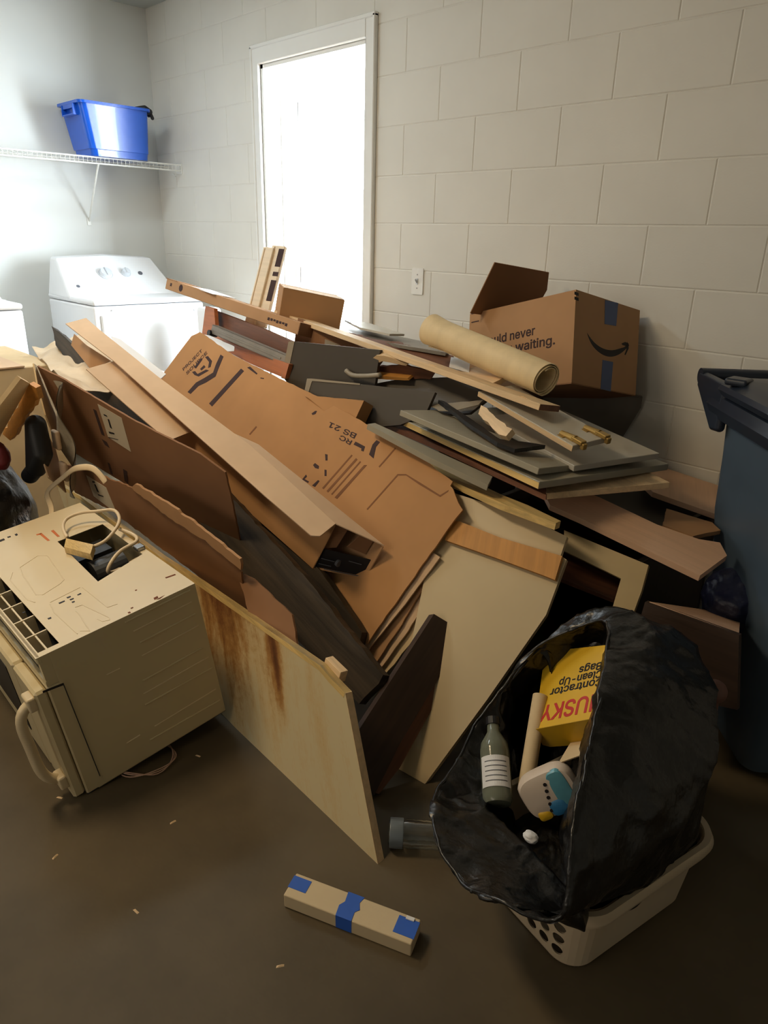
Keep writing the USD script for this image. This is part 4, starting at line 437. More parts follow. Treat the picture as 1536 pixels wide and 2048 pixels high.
# ---------------------------------------------------------------- dryer and washer
def machine(name, label, y0, y1, dryer):
    t = Thing(name, label, 'dryer' if dryer else 'washing machine', M4((.46, (y0 + y1) / 2, 0)))
    E = M['white']; X0, X1, Z = .14, .775, .965
    t.part('cabinet', rbx((X0, y0, .02), (X1, y1, Z), .012), E, world=True, smooth=30)
    t.part('top', rbx((X0 - .002, y0 - .002, Z + .003), (X1 + .006, y1 + .002, Z + .034), .014), E, world=True, smooth=30)
    zt = Z + .03; i = .05
    con = hull([(X0 + .02, y0 + .02, zt), (X0 + .02, y1 - .02, zt), (X0 + .31, y0 + .015, zt), (X0 + .31, y1 - .015, zt), (X0 + .03, y0 + i, zt + .19), (X0 + .03, y1 - i - .01, zt + .19), (X0 + .03, (y0 + y1) / 2, zt + .205), (X0 + .09, y0 + i, zt + .185), (X0 + .09, y1 - i - .01, zt + .185), (X0 + .09, (y0 + y1) / 2, zt + .2)], .02, 3)
    t.part('console', con, E, world=True, smooth=40)
    n = np.array((.62, 0, .78)); n /= np.linalg.norm(n); up = np.array((-n[2], 0, n[0]))
    def on(s, y): # s along the slope from its foot
        a, b = np.array((X0 + .31, 0, zt)) + n * .02, np.array((X0 + .09, 0, zt + .19)) + n * .02; p = a + (b - a) * s; p[1] = y; return p
    n2 = np.cross((0, 1, 0), on(1, 0) - on(0, 0)); n2 = -n2 / np.linalg.norm(n2); n2 = n2 if n2[0] > 0 else -n2; up = (on(1, 0) - on(0, 0)); up /= np.linalg.norm(up)
    if dryer:
        for nm, s, y, r in (('cycle_knob', .5, y0 + .275, .038), ('temperature_knob', .52, y0 + .405, .026)):
            c = on(s, y); k = cat_([cyl(c - n2 * .005, c + n2 * .012, r * 1.15, r * 1.1, 28), cyl(c + n2 * .012, c + n2 * .03, r, r * .88, 28), hull([c + n2 * .032 - up * r * .7, c + n2 * .032 + up * r * .7], .005, 1)]); t.part(nm, k, M['knob'], world=True, smooth=30)
        c = on(.52, y0 + .5); t.part('start_button', cyl(c - n2 * .004, c + n2 * .008, .014, n=16), M['print_grey'], world=True)
        c = on(.2, y0 + .075); t.part('badge', cyl(c - n2 * .004, c + n2 * .002, .011, n=16), M['print_grey'], world=True)
        mk = []
        for s, dy, w in [(.86, -.06, .03), (.72, -.085, .02), (.6, -.085, .02), (.46, -.085, .02), (.3, -.07, .025), (.86, 0, .04), (.86, .03, .03), (.3, .06, .02), (.86, .125, .035)]:
            c = on(s, y0 + .275 + dy); mk.append(trimesh.convex.convex_hull(np.array([c + np.array((0, a * w / 2, 0)) + up * b * .0022 + n2 * e for a in (-1, 1) for b in (-1, 1) for e in (-.002, .0008)])))
        for m_ in mk: t.part('dial_mark', m_, M['print_grey'], world=True)
        fx = X1
        d = sbox(y0 + .03, .36, y1 - .03, .93).difference(sbox(0, 0, 0, 0)); dm = rbx((fx - .006, y0 + .035, .3), (fx + .014, y1 - .035, .92), .012)
        t.part('door', dm, E, world=True, smooth=30)
        t.part('door_handle', rbx((fx + .012, y0 + .06, .52), (fx + .024, y0 + .085, .70), .005), M['knob'], world=True, smooth=30)
        t.part('badge', cbx((fx + .004, y0 + .10, .937), (fx + .008, y0 + .21, .947), .001), M['knob'], world=True)
        t.part('vent_label', cbx((fx + .004, y1 - .075, .9), (fx + .016, y1 - .06, .925), .001), M['knob'], world=True)
    else:
        t.part('lid', rbx((X0 + .33, y0 + .06, zt), (X1 - .02, y1 - .06, zt + .022), .01), E, world=True, smooth=30)
    for y in (y0 + .06, y1 - .06):
        for x in (X0 + .06, X1 - .06): t.part('foot', cyl((x, y, 0), (x, y, .025), .022, n=12), M['black'], world=True)
    return t
machine('dryer', 'white front-loading clothes dryer with two dials on its sloped console', -.868, -.185, True)
machine('washing_machine', 'white washing machine left of the dryer, cut off by the frame', -1.93, -1.235, False)
# white detergent tub between the dryer and the pile, and white plastic sheeting

# ---------------------------------------------------------------- old microwave on the floor
MT, MD = fbox('range'); hx, hy, hz = MD / 2
mw = Thing('microwave_oven', 'old almond over-the-range microwave with a cord coiled on top, dumped on the floor', 'microwave', MT)
P_ = lambda n: np.array(PTS[n])
hole = Polygon(P_('mw_hole')[:, :2]); gr = Polygon([(-hx + .03, -hy + .012), (hx - .02, -hy + .012), (hx - .02, -hy + .062), (-hx + .03, -hy + .062)])
top = sbox(-hx, -hy, hx, hy).difference(hole).difference(gr)
mw.part('top_panel', ext(top, .002, hz - .002), M['almond'])
t_ = .002
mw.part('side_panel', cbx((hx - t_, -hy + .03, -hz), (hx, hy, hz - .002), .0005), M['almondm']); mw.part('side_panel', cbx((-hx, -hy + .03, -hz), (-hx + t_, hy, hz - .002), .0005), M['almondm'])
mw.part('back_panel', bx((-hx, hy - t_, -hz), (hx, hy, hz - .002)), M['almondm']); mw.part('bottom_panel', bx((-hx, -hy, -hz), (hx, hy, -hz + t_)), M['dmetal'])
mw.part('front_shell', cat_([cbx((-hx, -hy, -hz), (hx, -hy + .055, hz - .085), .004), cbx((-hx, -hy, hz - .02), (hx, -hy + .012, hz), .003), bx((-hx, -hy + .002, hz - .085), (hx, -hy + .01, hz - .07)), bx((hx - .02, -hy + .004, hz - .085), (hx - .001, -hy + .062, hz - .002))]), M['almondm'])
mw.part('vent_tray', bx((-hx + .03, -hy + .01, hz - .07), (hx - .02, -hy + .075, hz - .06)), M['dmetal'])
for x in np.linspace(-hx + .04, hx - .02, 9): mw.part('vent_divider', bx((x - .0025, -hy + .012, hz - .06), (x + .0025, -hy + .062, hz - .004)), M['almond'])
mw.part('vent_bar', bx((-hx + .03, -hy + .032, hz - .012), (hx - .02, -hy + .036, hz - .006)), M['almond'])
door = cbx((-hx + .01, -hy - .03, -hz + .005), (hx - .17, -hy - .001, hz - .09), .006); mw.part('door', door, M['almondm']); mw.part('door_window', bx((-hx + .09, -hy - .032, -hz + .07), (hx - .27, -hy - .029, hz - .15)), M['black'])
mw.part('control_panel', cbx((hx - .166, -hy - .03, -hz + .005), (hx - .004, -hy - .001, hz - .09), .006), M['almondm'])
xh = hx - .03
mw.part('door_handle', tube(spline([(xh, -hy - .03, .10), (xh, -hy - .058, .085), (xh, -hy - .075, 0.0), (xh, -hy - .075, -.06), (xh, -hy - .055, -.14), (xh, -hy - .03, -.155)], 24), .013, 12), M['almond'], smooth=True)
for z in (.10, -.155): mw.part('handle_mount', rbx((xh - .022, -hy - .05, z - .02), (xh + .022, -hy - .028, z + .02), .006), M['almond'])
# blower housing seen through the hole
hb = hole.bounds; mw.part('blower_housing', cat_([bx((hb[0], hb[1], hz - .10), (hb[2], hb[3], hz - .09)), cyl(((hb[0] + hb[2]) / 2 + .03, hb[1] + .03, hz - .055), ((hb[0] + hb[2]) / 2 + .03, hb[3] - .03, hz - .055), .045, n=24), bx((hb[0], hb[1] + .01, hz - .09), (hb[0] + .09, hb[3] - .02, hz - .045))]), M['dmetal'])
for n_ in [k for k in PTS if k.startswith('mw_e')]:
    q = P_(n_); mw.part('pressed_rib', tube(np.c_[q[:, :2], 0 * q[:, 0] + hz - .0004], .0016, 6), M['almond'])
for k in PTS:
    if k.startswith('mw_d'): mw.part('slot', ext(P_(k)[:, :2], .0006, hz), M['inkb'])
    if k.startswith('mw_o'): mw.part('warning_mark', ext(P_(k)[:, :2], .0006, hz), M['orange'])
    if k.startswith('mw_r'): mw.part('rust_spot', ext(P_(k)[:, :2], .0004, hz), M['rust'])
    if (k.startswith('mw_l') or k.startswith('mw_g')) and len(P_(k)) == 2:
        a, b = P_(k)[:2]; r = .0026 if 'l' in k[3:4] else .0035
        mw.part('pressed_rib', cat_([tube([(hx - .0012, a[1], a[2]), (hx - .0012, b[1], b[2])], r, 8)]), M['almond'] if 'l' in k[3:4] else M['almondm'])
q = P_('mw_slot'); s = ext(q[:, 1:], .0008); s.vertices = np.c_[s.vertices[:, 2] + hx, s.vertices[:, 0], s.vertices[:, 1]]; mw.part('slot', s, M['inkb'])
q = P_('mw_vline'); mw.part('seam', tube([(hx, *q[0][1:]), (hx, *q[1][1:])], .0012, 6), M['dmetal'])
lp = P_('mw_loop'); n_ = len(lp); lp = np.c_[lp[:, :2], hz + .012 + .03 * np.sin(np.linspace(.2, math.pi - .2, n_))]
mw.part('power_cord', tube(spline(lp, 70), .0052, 10), M['cable'], smooth=True)
q = P_('mw_cable'); c0 = P_('mw_hole')[2]
mw.part('power_cord', tube(spline([(c0[0] - .1, c0[1] + .02, hz - .06), *np.c_[q[:1, :2], [hz - .01]], *np.c_[q[1:, :2], hz + .012 + 0 * q[1:, 0]], (lp[7][0], lp[7][1], hz + .02)], 40), .0055, 10), M['cable'], smooth=True)
q = P_('mw_tape')[:, :2]; tp = trimesh.convex.convex_hull(np.vstack([np.c_[q, 0 * q[:, 0] + hz + .004], np.c_[q * .97 + q.mean(0) * .03, 0 * q[:, 0] + hz + .024]])); mw.part('cord_wrap', tp, M['ptape'])
mw.part('terminal_clip', rbx((c0[0] - .05, c0[1] - .005, hz), (c0[0] - .02, c0[1] + .02, hz + .012), .003), M['metal'])
wp_ = []
for k in range(3):
    base = np.array([(3.20, -1.97), (3.235 + .004 * k, -1.965 + .012 * k), (3.265 + .006 * k, -1.90), (3.25 + .004 * k, -1.83 - .01 * k), (3.20, -1.82), (3.12 - .01 * k, -1.88)])
    wp_.append(tube(spline(np.c_[base, .006 + .004 * np.sin(np.arange(6) + k) + .002 * k], 40, True), .0016, 6, True))
wr = Thing('coiled_wire', 'loops of thin pink wire on the floor under the microwave edge', 'wire', M4((3.2, -1.9, 0)))
for w in wp_: wr.part('wire_loop', w, M['pinkw'], world=True, smooth=True)

# ---------------------------------------------------------------- foam strip with blue tape, bottle, chips
FT, FD = fbox('foam'); fx, fy, fz = FD / 2
fo = Thing('foam_block', 'cream foam packing strip with blue tape bands lying on the bare floor', 'packing foam', FT)
fo.part('block', rbx((-fx, -fy, -fz), (fx, fy, fz), .003), M['foam'], smooth=30)
for a, b, ya, yb in ((-fx, -fx + .042, -.3, 1.02), (fx - .045, fx + .0006, -.6, 1.02)):
    fo.part('tape_strip', cat_([bx((a - (.0006 if a < 0 else 0), fy * ya, fz - .0004), (b, fy * yb if yb < 1 else fy - .008, fz + .0008))]), M['tape'])
fo.part('tape_strip', cat_([ext([(-.022, -fy - .0008), (.014, -fy - .0008), (.012, -fy * .3), (.02, 0), (.013, fy * .5), (.018, fy + .0008), (-.02, fy + .0008), (-.017, .2 * fy), (-.025, -.2 * fy)], .0016, fz - .0006), bx((-.022, -fy - .0008, -fz + .002), (.014, -fy, fz))]), M['tape'])
fo.part('paper_scrap', bx((fx - .03, fy - .012, fz), (fx - .012, fy - .004, fz + .003)), M['paper'])
pb = Thing('plastic_bottle', 'clear ribbed plastic bottle lying on the floor beside the black bag', 'bottle', M4((3.9, -1.57, .034)))
ax = np.array((.74, .67, 0)); ax /= np.linalg.norm(ax); o = np.array((3.858, -1.607, .034))
prof = [(0, .0), (.001, .026), (.008, .0325), (.02, .033), (.024, .031), (.04, .031), (.044, .033), (.06, .033), (.064, .0315), (.07, .033), (.085, .0315), (.09, .033), (.105, .0315), (.11, .033), (.13, .0325), (.15, .022), (.163, .013), (.176, .013), (.177, 0)]
rv = trimesh.creation.revolve([(r, z) for z, r in prof], sections=28); A_ = trimesh.geometry.align_vectors([0, 0, 1], ax); A_[:3, 3] = o; rv.apply_transform(A_)
pb.part('label_band', trimesh.creation.revolve([(.0335, .004), (.0345, .006), (.0345, .034), (.0335, .036)], sections=28).apply_transform(A_), M['bluegrey'], world=True, smooth=40); pb.part('body', rv, M['clear'], world=True, smooth=40); pb.part('cap', cyl(o + ax * .164, o + ax * .182, .015, n=20), M['paper'], world=True)
for x, y, r in ((3.62, -2.13, .2), (3.93, -1.98, 1.1), (3.36, -2.2, 2.0), (3.18, -2.12, .6), (3.45, -1.95, 1.6), (3.28, -1.78, .4)):
    single('wood_chip', trimesh.convex.convex_hull(np.array([(-.008, -.002, 0), (.008, -.003, 0), (.009, .002, 0), (-.006, .003, 0), (0, 0, .003), (.004, .001, .0025)])), M['wood'], 'tiny pale wood chip on the concrete floor', 'wood chip', M4((x, y, 0), Rot.from_euler('z', r).as_matrix()), group='wood chips on the floor')

# ---------------------------------------------------------------- front row of the pile
sp = board_t('stained_panel', 'stained_panel', 'water-stained laminate panel standing on edge behind the microwave', 'panel')
sp.part('panel', pmesh('stained_panel'), M['stain'])
d = PL['stained_panel']; p = np.array(d['p'])
te = p[[1, 2, 3, 4, 5, 6, 7]]; inn = te + [0, -.014]
sp.part('top_edge', ext(np.vstack([te, inn[::-1]]), .0212, -.0206), M['woody'])
sp.part('end_edge', ext(np.vstack([p[[0, 1]], p[[1, 0]] + [.0015, 0]]), .021, -.0208), M['wood'])
e3 = p[3]; sp.part('nailer_block', cbx((e3[0] - .01, e3[1] - .02, -.045), (e3[0] + .055, e3[1] + .012, -.021), .001), M['wood'])
t = board_t('card1', 'cabinet_carton', 'tall brown carton with a white label leaning out behind the stained panel', 'cardboard box')
t.part('carton', pmesh('card1', .004, .006), M['kraft_d'])
decal(t, 'card1_label', 'shipping_label', M['label'], 'white shipping label')
for k in range(1, 5): decal(t, f'card1_m{k}', 'printed_mark', M['ink'])
for k in range(4): decal(t, f'card1_t{k}', 'label_print', M['inkb'])
t.part('side_flap', wmesh('card1_flap'), M['card_c'], world=True); t.part('side_flap', wmesh('card1_flap2'), M['kraft_l'], world=True)
t = board_t('card2', 'cabinet_carton', 'low brown carton with torn top edge and a white label, between panel and tall carton', 'cardboard box')
t.part('carton', pmesh('card2', .012, .006), M['kraft_d']); decal(t, 'card2_label', 'shipping_label', M['label'], 'white shipping label')
for k in range(3): decal(t, f'card2_t{k}', 'label_print', M['inkb'])
t.part('torn_flap', wmesh('card2_fold', rough=.012), M['kraft'], world=True)
board('card3', 'cardboard_sheet', M['kraft_d'], 'small brown cardboard sheet tucked behind the stained panel right of the low carton', 'cardboard', .004)
board('plank', 'weathered_plank', M['weath'], 'long dark weathered plank sloping down behind the brown cartons', 'plank', .006)
board('plank2', 'weathered_batten', M['weath'], 'narrow weathered batten lying above the long dark plank', 'plank', .005)

# long pale carton
t = board_t('tray_strip', 'long_carton', 'long pale open carton lying across the pile, its near end printed black', 'cardboard box')
t.part('top_panel', pmesh('tray_strip'), M['kraft_l']); t.part('side_flap', wmesh('tray_lug'), M['kraft_l'], world=True); t.part('inner_flap', wmesh('tray_inner'), M['kraft'], world=True); t.part('white_liner', wmesh('tray_film'), M['paper'], world=True)
tb = PL['tray_body']; F_, a_ = np.array(tb['F']), np.array(tb['a']); Rt, BL = np.array(tb['Rt']), np.array(tb['BL']); BR = Rt + (BL - F_) * .75
back = -a_ * 1.15
def slab(q, th, inward):
    q = np.array(q); return trimesh.convex.convex_hull(np.vstack([q, q + np.array(inward) * th]))
nin = np.cross(a_, Rt - F_); nin /= np.linalg.norm(nin); nin = nin if nin @ (BL - F_) > 0 else -nin
lin = (Rt - F_) / np.linalg.norm(Rt - F_)
t.part('top_panel', slab([F_, Rt, Rt + back * .55, F_ + back * .55], .003, nin), M['kraft_l'], world=True)
t.part('side_panel', slab([F_ - nin * -.006, BL, BL + back, F_ + back + nin * .006], .003, lin), M['kraft_o'], world=True)
t.part('bottom_panel', slab([BL, BR, BR + back, BL + back], .003, -nin), M['kraft'], world=True)
t.part('far_panel', slab([Rt + nin * .006, BR, BR + back * .5, Rt + back * .5 + nin * .006], .003, -lin), M['kraft'], world=True)
e0 = -a_ * .012
t.part('printed_end', slab([F_ * .42 + BL * .58 + e0, Rt * .5 + BR * .5 + e0, BR + e0, BL + e0], .003, -a_), M['inkb'], 'black printed end panel', world=True)
m0, m1 = F_ + e0 * 2 + nin * .005, Rt + e0 * 2 + nin * .005
t.part('end_flap', slab([m0, m0 * .62 + m1 * .38, (m0 * .62 + m1 * .38) * .5 + (BL * .6 + BR * .4) * .5 - a_ * .02, m0 * .35 + BL * .65 - a_ * .02], .003, -a_), M['kraft_d'], world=True)
t.part('end_flap', slab([m0 * .35 + m1 * .65, m1 * .9 + m0 * .1, m1 * .5 + BR * .45 + m0 * .05 - a_ * .02, m0 * .22 + m1 * .38 + BL * .2 + BR * .2 - a_ * .02], .003, -a_), M['kraft_d'], world=True)
for s0, s1, h0 in ((.06, .32, .74), (.06, .30, .86), (.55, .8, .64), (.2, .9, .95)):
    L0, L1 = F_ + (BL - F_) * h0, Rt + (BR - Rt) * h0; q0, q1 = L0 + (L1 - L0) * s0, L0 + (L1 - L0) * s1; w_ = (BL - F_) * .018
    t.part('end_print', slab([q0, q1, q1 + w_, q0 + w_], .0035, e0 * 1.0), M['print_grey'], world=True)
L0, L1 = F_ + (BL - F_) * .78, Rt + (BR - Rt) * .78; c_ = L0 + (L1 - L0) * .43; t.part('end_print', cyl(c_ + e0 * .97, c_ + e0 * .2, .012, n=20), M['print_grey'], world=True)
board('tray_strip', 'x', M['kraft'], '', '') if False else None

# big printed carton and the sheets under it
t = board_t('choose', 'flattened_carton', 'big flattened orange-brown carton with a printed shield, lying on the slope of the pile', 'cardboard box')
t.part('face_panel', pmesh('choose', .004), M['kraft_o'])
for k in range(6): decal(t, f'ch_m{k}', 'printed_emblem', M['ink'])
for k in range(6, 16): decal(t, f'ch_m{k}', 'printed_mark', M['ink'])
for k in range(4): decal(t, f'ch_l{k}', 'printed_line', M['inkl'])
for k in range(3): decal(t, f'ch_c{k}', 'crease', M['inkl'])
decal(t, 'ch_fold1', 'crease', M['inkl'])
def txt(th, s, p0, p1, h, m, z, name, flip=False, bold=True):
    g = meshkit.text_mesh(s, h, .0005, bold); g.apply_translation(-np.array([g.bounds[0][0], 0, 0])); L = g.bounds[1][0]
    p0, p1 = np.array(p0[:2]), np.array(p1[:2]); dv = p1 - p0; sc = np.linalg.norm(dv) / L; a = math.atan2(dv[1], dv[0])
    g.vertices[:, 0] *= sc; R_ = np.array([[math.cos(a), -math.sin(a)], [math.sin(a), math.cos(a)]])
    g.vertices[:, :2] = g.vertices[:, :2] @ R_.T + p0; g.vertices[:, 2] += z; return th.part(name, g, m)
q = P_('ch_txtA'); txt(t, 'PROJECT', q[0], q[1], .017, M['ink'], .0002, 'printed_letters'); txt(t, 'SOURCE', q[2], q[3], .017, M['ink'], .0002, 'printed_letters')
q = P_('ch_txtB'); txt(t, 'BS 21', q[0], q[1], .018, M['ink'], .0002, 'printed_letters'); q = P_('ch_txtC'); txt(t, 'RC', q[0], q[1], .016, M['ink'], .0002, 'printed_letters')
board('white_paper', 'paper_sheet', M['paper'], 'torn white paper lying on the upper edge of the printed carton', 'paper', .003)
SL = ['topmost of the cardboard sheets under the printed carton, its pale edge sticking out', 'second cardboard sheet down under the printed carton', 'third cardboard sheet down under the printed carton', 'lowest cardboard sheet with a ragged yellowish corner under the printed carton']
for k, mm in enumerate(('kraft_l', 'kraft', 'kraft_l', 'card_c')):
    board(f'sheet{k}', 'cardboard_sheet', M[mm], SL[k], 'cardboard', .006 if k else .002)
t = board_t('darkbox', 'drawer_box', 'dark brown wooden drawer standing on end under the cardboard sheets', 'drawer')
t.part('drawer_side', pmesh('darkbox'), M['dkw']); t.part('drawer_edge', wmesh('darkbox_edge'), M['brownw'], world=True)
t = board_t('p11', 'melamine_sheet', 'large cream cabinet panel with an orange wood cleat, leaning behind the black bag', 'panel')
t.part('panel', pmesh('p11'), M['cream']); t.part('cleat', wmesh('p11strip'), M['woodo'], world=True)

# ---------------------------------------------------------------- right side of the pile
board('frame', 'face_frame', M['frame'], 'almond cabinet face frame corner above the black bag', 'cabinet frame')
board('tan_board', 'shelf_board', M['tanv'], 'wide tan laminate board pointing at the trash can', 'board')
board('wall_board', 'shelf_board', M['tanv'], 'tan board lying flat against the block wall beside the trash can', 'board')
board('tan_piece', 'cardboard_scrap', M['kraft'], 'small tan scrap with a taped end between the tan boards', 'cardboard', .006)
t = board_t('cab_face', 'base_cabinet', 'dark brown cabinet with a tan top edge below the tan boards at right', 'cabinet')
t.part('side_panel', pmesh('cab_face'), M['dkw']); t.part('top_panel', wmesh('cab_top'), M['tanv'], world=True)
for nm, key, lab, mm in (('cupboard_door', 'doorB', 'large grey-green cabinet door with a yellow raw edge, bottom of the door stack', 'grey'), ('cupboard_door', 'doorA', 'narrow grey-green drawer front on the near side of the door stack', 'grey'), ('cupboard_door', 'doorC', 'grey cabinet door on top of the stack beside the wall', 'greyl'), ('cabinet_board', 'doorE', 'pale raw wood board poking out under the door stack at right', 'wood')):
    T_, D_ = fbox(key); t = Thing(nm, lab, 'cabinet door' if 'door' in nm else 'board', T_); a, b, c = D_ / 2
    t.part('panel', cbx((-a, -b, -c), (a, b, c), .0015), M[mm])
    if key == 'doorB': t.part('raw_edge', bx((-a + .004, -b - .0008, -c), (a - .001, -b + .001, c - .003)), M['woody'])
    if key == 'doorE': t.part('dark_edge', bx((-a, -b - .0008, -c), (a, -b + .001, c - .003)), M['brownw'])
T_, D_ = fbox('hinged_board'); t = Thing('cupboard_door', 'small grey cabinet door with two brass hinges, tilted on top of the stack', 'cabinet door', T_); a, b, c = D_ / 2
t.part('panel', cbx((-a, -b, -c), (a, b, c), .0015), M['greyl']); t.part('raw_edge', bx((-a, -b - .0008, -c), (a, -b + .001, c - .002)), M['wood'])
for y in (-b + .028, b - .022):
    t.part('hinge', cat_([cyl((a - .075, y, c), (a - .02, y, c + .004), .009, .012, 14), rbx((a - .03, y - .011, c), (a + .012, y + .011, c + .013), .003), rbx((a + .006, y - .008, c - .01), (a + .02, y + .008, c + .008), .003), bx((a - .07, y - .02, c), (a - .05, y + .02, c + .002))]), M['brass'])
board('yellow_board', 'wood_board', M['woody'], 'knotty yellow wood board edge above the cream cabinet panel', 'board', .003)
board('green_board', 'cabinet_rail', M['grey'], 'narrow grey-green rail left of the door stack', 'board')
board('brown_board', 'wood_board', M['brownw'], 'long brown board under the cabinet door stack', 'board')
board('black_strip', 'plastic_trim', M['black'], 'thin black plastic trim strip lying on the door stack', 'trim strip', .004)
board('wood_stub', 'wood_offcut', M['wood'], 'short broken pale wood offcut propped under the hinged door', 'wood scrap', .008)
T_, D_ = fbox('long_board'); a, b, c = D_ / 2
t = Thing('wood_board', 'long pale lumber board running across the top of the pile', 'board', T_); t.part('board', cbx((-a, -b, -c), (a, b, c), .001), M['wood']); t.part('cut_end', bx((a - .001, -b + .001, -c + .001), (a + .0006, b - .001, c - .001)), M['brownw'])
for x in (.35 * a, .88 * a): t.part('splinter', trimesh.convex.convex_hull(np.array([(x, -b * .9, c), (x + .02, -b * .9, c + .004), (x + .045, -b * .85, c), (x + .02, -b * .7, c)])), M['wood'])
board('wood_block', 'wood_offcut', M['wood'], 'square pale wood offcut sitting on the long lumber board', 'wood scrap', .003)

# roll of backing
A0, A1 = np.array(PL['roll']['a']), np.array(PL['roll']['b']); dR = (A1 - A0) / np.linalg.norm(A1 - A0); LR = np.linalg.norm(A1 - A0)
th = np.linspace(0, 2 * np.pi * 2.6, 110); rad = .052 - .0035 * th / (2 * np.pi) * 1.6; th2 = th
def spiral_sheet():
    V, F = [], []; ns = 14; n = len(th)
    for layer in (0, -.0022):
        for i in range(ns):
            s = i / (ns - 1); w = 1 + .05 * math.sin(2.2 * s) + (.16 if s < .12 else 0) * (1 - s / .12)
            V.append(np.c_[(rad + layer) * np.cos(th2) * w, (rad + layer) * np.sin(th2) * w * (1 - .12 * (s < .05)), np.full(n, s * LR + 0) + .008 * np.sin(th2 * .9) * (1 if i in (0, ns - 1) else .0)])
    V = np.vstack(V); N = ns * n
    for L_ in (0, N):
        for i in range(ns - 1):
            for j in range(n - 1):
                q = [L_ + i * n + j, L_ + i * n + j + 1, L_ + (i + 1) * n + j + 1, L_ + (i + 1) * n + j]; F += [q[:3], [q[0], q[2], q[3]]] if not L_ else [q[2::-1], [q[0], q[3], q[2]]]
    for i in (0, ns - 1):
        for j in range(n - 1):
            q = [i * n + j, i * n + j + 1, N + i * n + j + 1, N + i * n + j]; F += [q[:3], [q[0], q[2], q[3]]]
    for j in (0, n - 1):
        for i in range(ns - 1):
            q = [i * n + j, (i + 1) * n + j, N + (i + 1) * n + j, N + i * n + j]; F += [q[:3], [q[0], q[2], q[3]]]
    return trimesh.Trimesh(V, F, process=False)
ss = spiral_sheet(); A_ = trimesh.geometry.align_vectors([0, 0, 1], dR)
single('rolled_underlay', ss, M['roll'], 'rolled-up cream sheet of underlay lying in front of the large carton', 'roll', M4(A0, A_[:3, :3]), smooth=35)

# smile carton
AT, AD = fbox('amazon'); ax_, ay_, az_ = AD / 2
am = Thing('moving_carton', 'large brown carton with a curved arrow and blue tape, leaning on the block wall', 'cardboard box', AT)
shell = ext(sbox(-ax_, -ay_, ax_, ay_).difference(sbox(-ax_ + .005, -ay_ + .005, ax_ - .005, ay_ - .005)), 2 * az_ - .004, -az_ + .004)
am.part('carton_walls', shell, M['kraft']); am.part('carton_bottom', bx((-ax_, -ay_, -az_), (ax_, ay_, -az_ + .004)), M['kraft_d'])
am.part('open_flap', wmesh('am_flap'), M['card_in'], world=True)
am.part('open_flap', slab([(-ax_ + .1, ay_ - .003, az_), (ax_, ay_ - .003, az_), (ax_ - .02, ay_ - .06, az_ - .1), (-ax_ + .1, ay_ - .06, az_ - .1)], .004, (0, -1, 0)), M['kraft_d'])
def side_decal(pts, th=.0006): # on the +x face: y,z
    g = ext(np.array(pts), th); g.vertices = np.c_[g.vertices[:, 2] + ax_, g.vertices[:, 0], g.vertices[:, 1]]; return g
sm = np.vstack([spline(P_('am_smile_top')[:, 1:], 30), spline(P_('am_smile_bot')[:, 1:], 30)[::-1]])
am.part('printed_smile', side_decal(sm), M['inkb'], 'black curved arrow'); am.part('printed_smile', side_decal(P_('am_arrow')[:, 1:]), M['inkb'])
for k in ('am_tape1', 'am_tape2'): am.part('blue_tape', side_decal(P_(k)[:, 1:], .0008), M['tapeb'])
for k in ('am_dots', 'am_dots2'): am.part('printed_mark', side_decal(P_(k)[:, 1:]), M['inkb'])
q = P_('am_t1a'); q2 = P_('am_t2a')
def face_txt(s, p0, p1, h):
    g = meshkit.text_mesh(s, h, .0006, True); L = g.bounds[1][0] - g.bounds[0][0]; p0, p1 = np.array(p0), np.array(p1); dv = p1 - p0
    e = dv / np.linalg.norm(dv); upv = np.array((-e[1], e[0])); sc = np.linalg.norm(dv) / L; w = g.vertices.copy(); w[:, 0] = (w[:, 0] - g.bounds[0][0]) * sc
    p = p0 + np.outer(w[:, 0], e) + np.outer(w[:, 1], upv); f = g.faces
    return trimesh.Trimesh(np.c_[p[:, 0], -ay_ - w[:, 2], p[:, 1]], f, process=False)
q = q[:, [0, 2]]; q2 = q2[:, [0, 2]]; dv1 = (q[1] - q[0]); am.part('printed_text', face_txt('could never', q[0] - dv1 * .22, q[1], .03), M['ink'])
dv2 = (q2[1] - q2[0]); am.part('printed_text', face_txt('you waiting.', q2[0] - dv2 * .55, q2[1], .03), M['ink'])
for k in ('am_mark', 'am_mark2'):
    q = P_(k)[:, [0, 2]]; am.part('printed_mark', cat_([bx((q[0][0], -ay_ - .0006, q[0][1] - .002), (q[1][0], -ay_, q[0][1] + .002))]), M['ink'])
dc = Thing('shade_standin', 'added dark grey box standing in for the shaded wall under the carton with the curved arrow', 'shade_box', M4((3.34, -.15, .8)))  # added dark shape, gives the shaded wall below the carton
dc.part('shade_panel', wmesh('shade_face'), M['shade_box'], world=True); dc.part('carcass', slab([(3.08, -.16, .70), (3.40, -.05, .70), (3.45, -.045, .88), (3.08, -.16, .84)], .04, (0, .6, 0)), M['shade_box'], world=True)

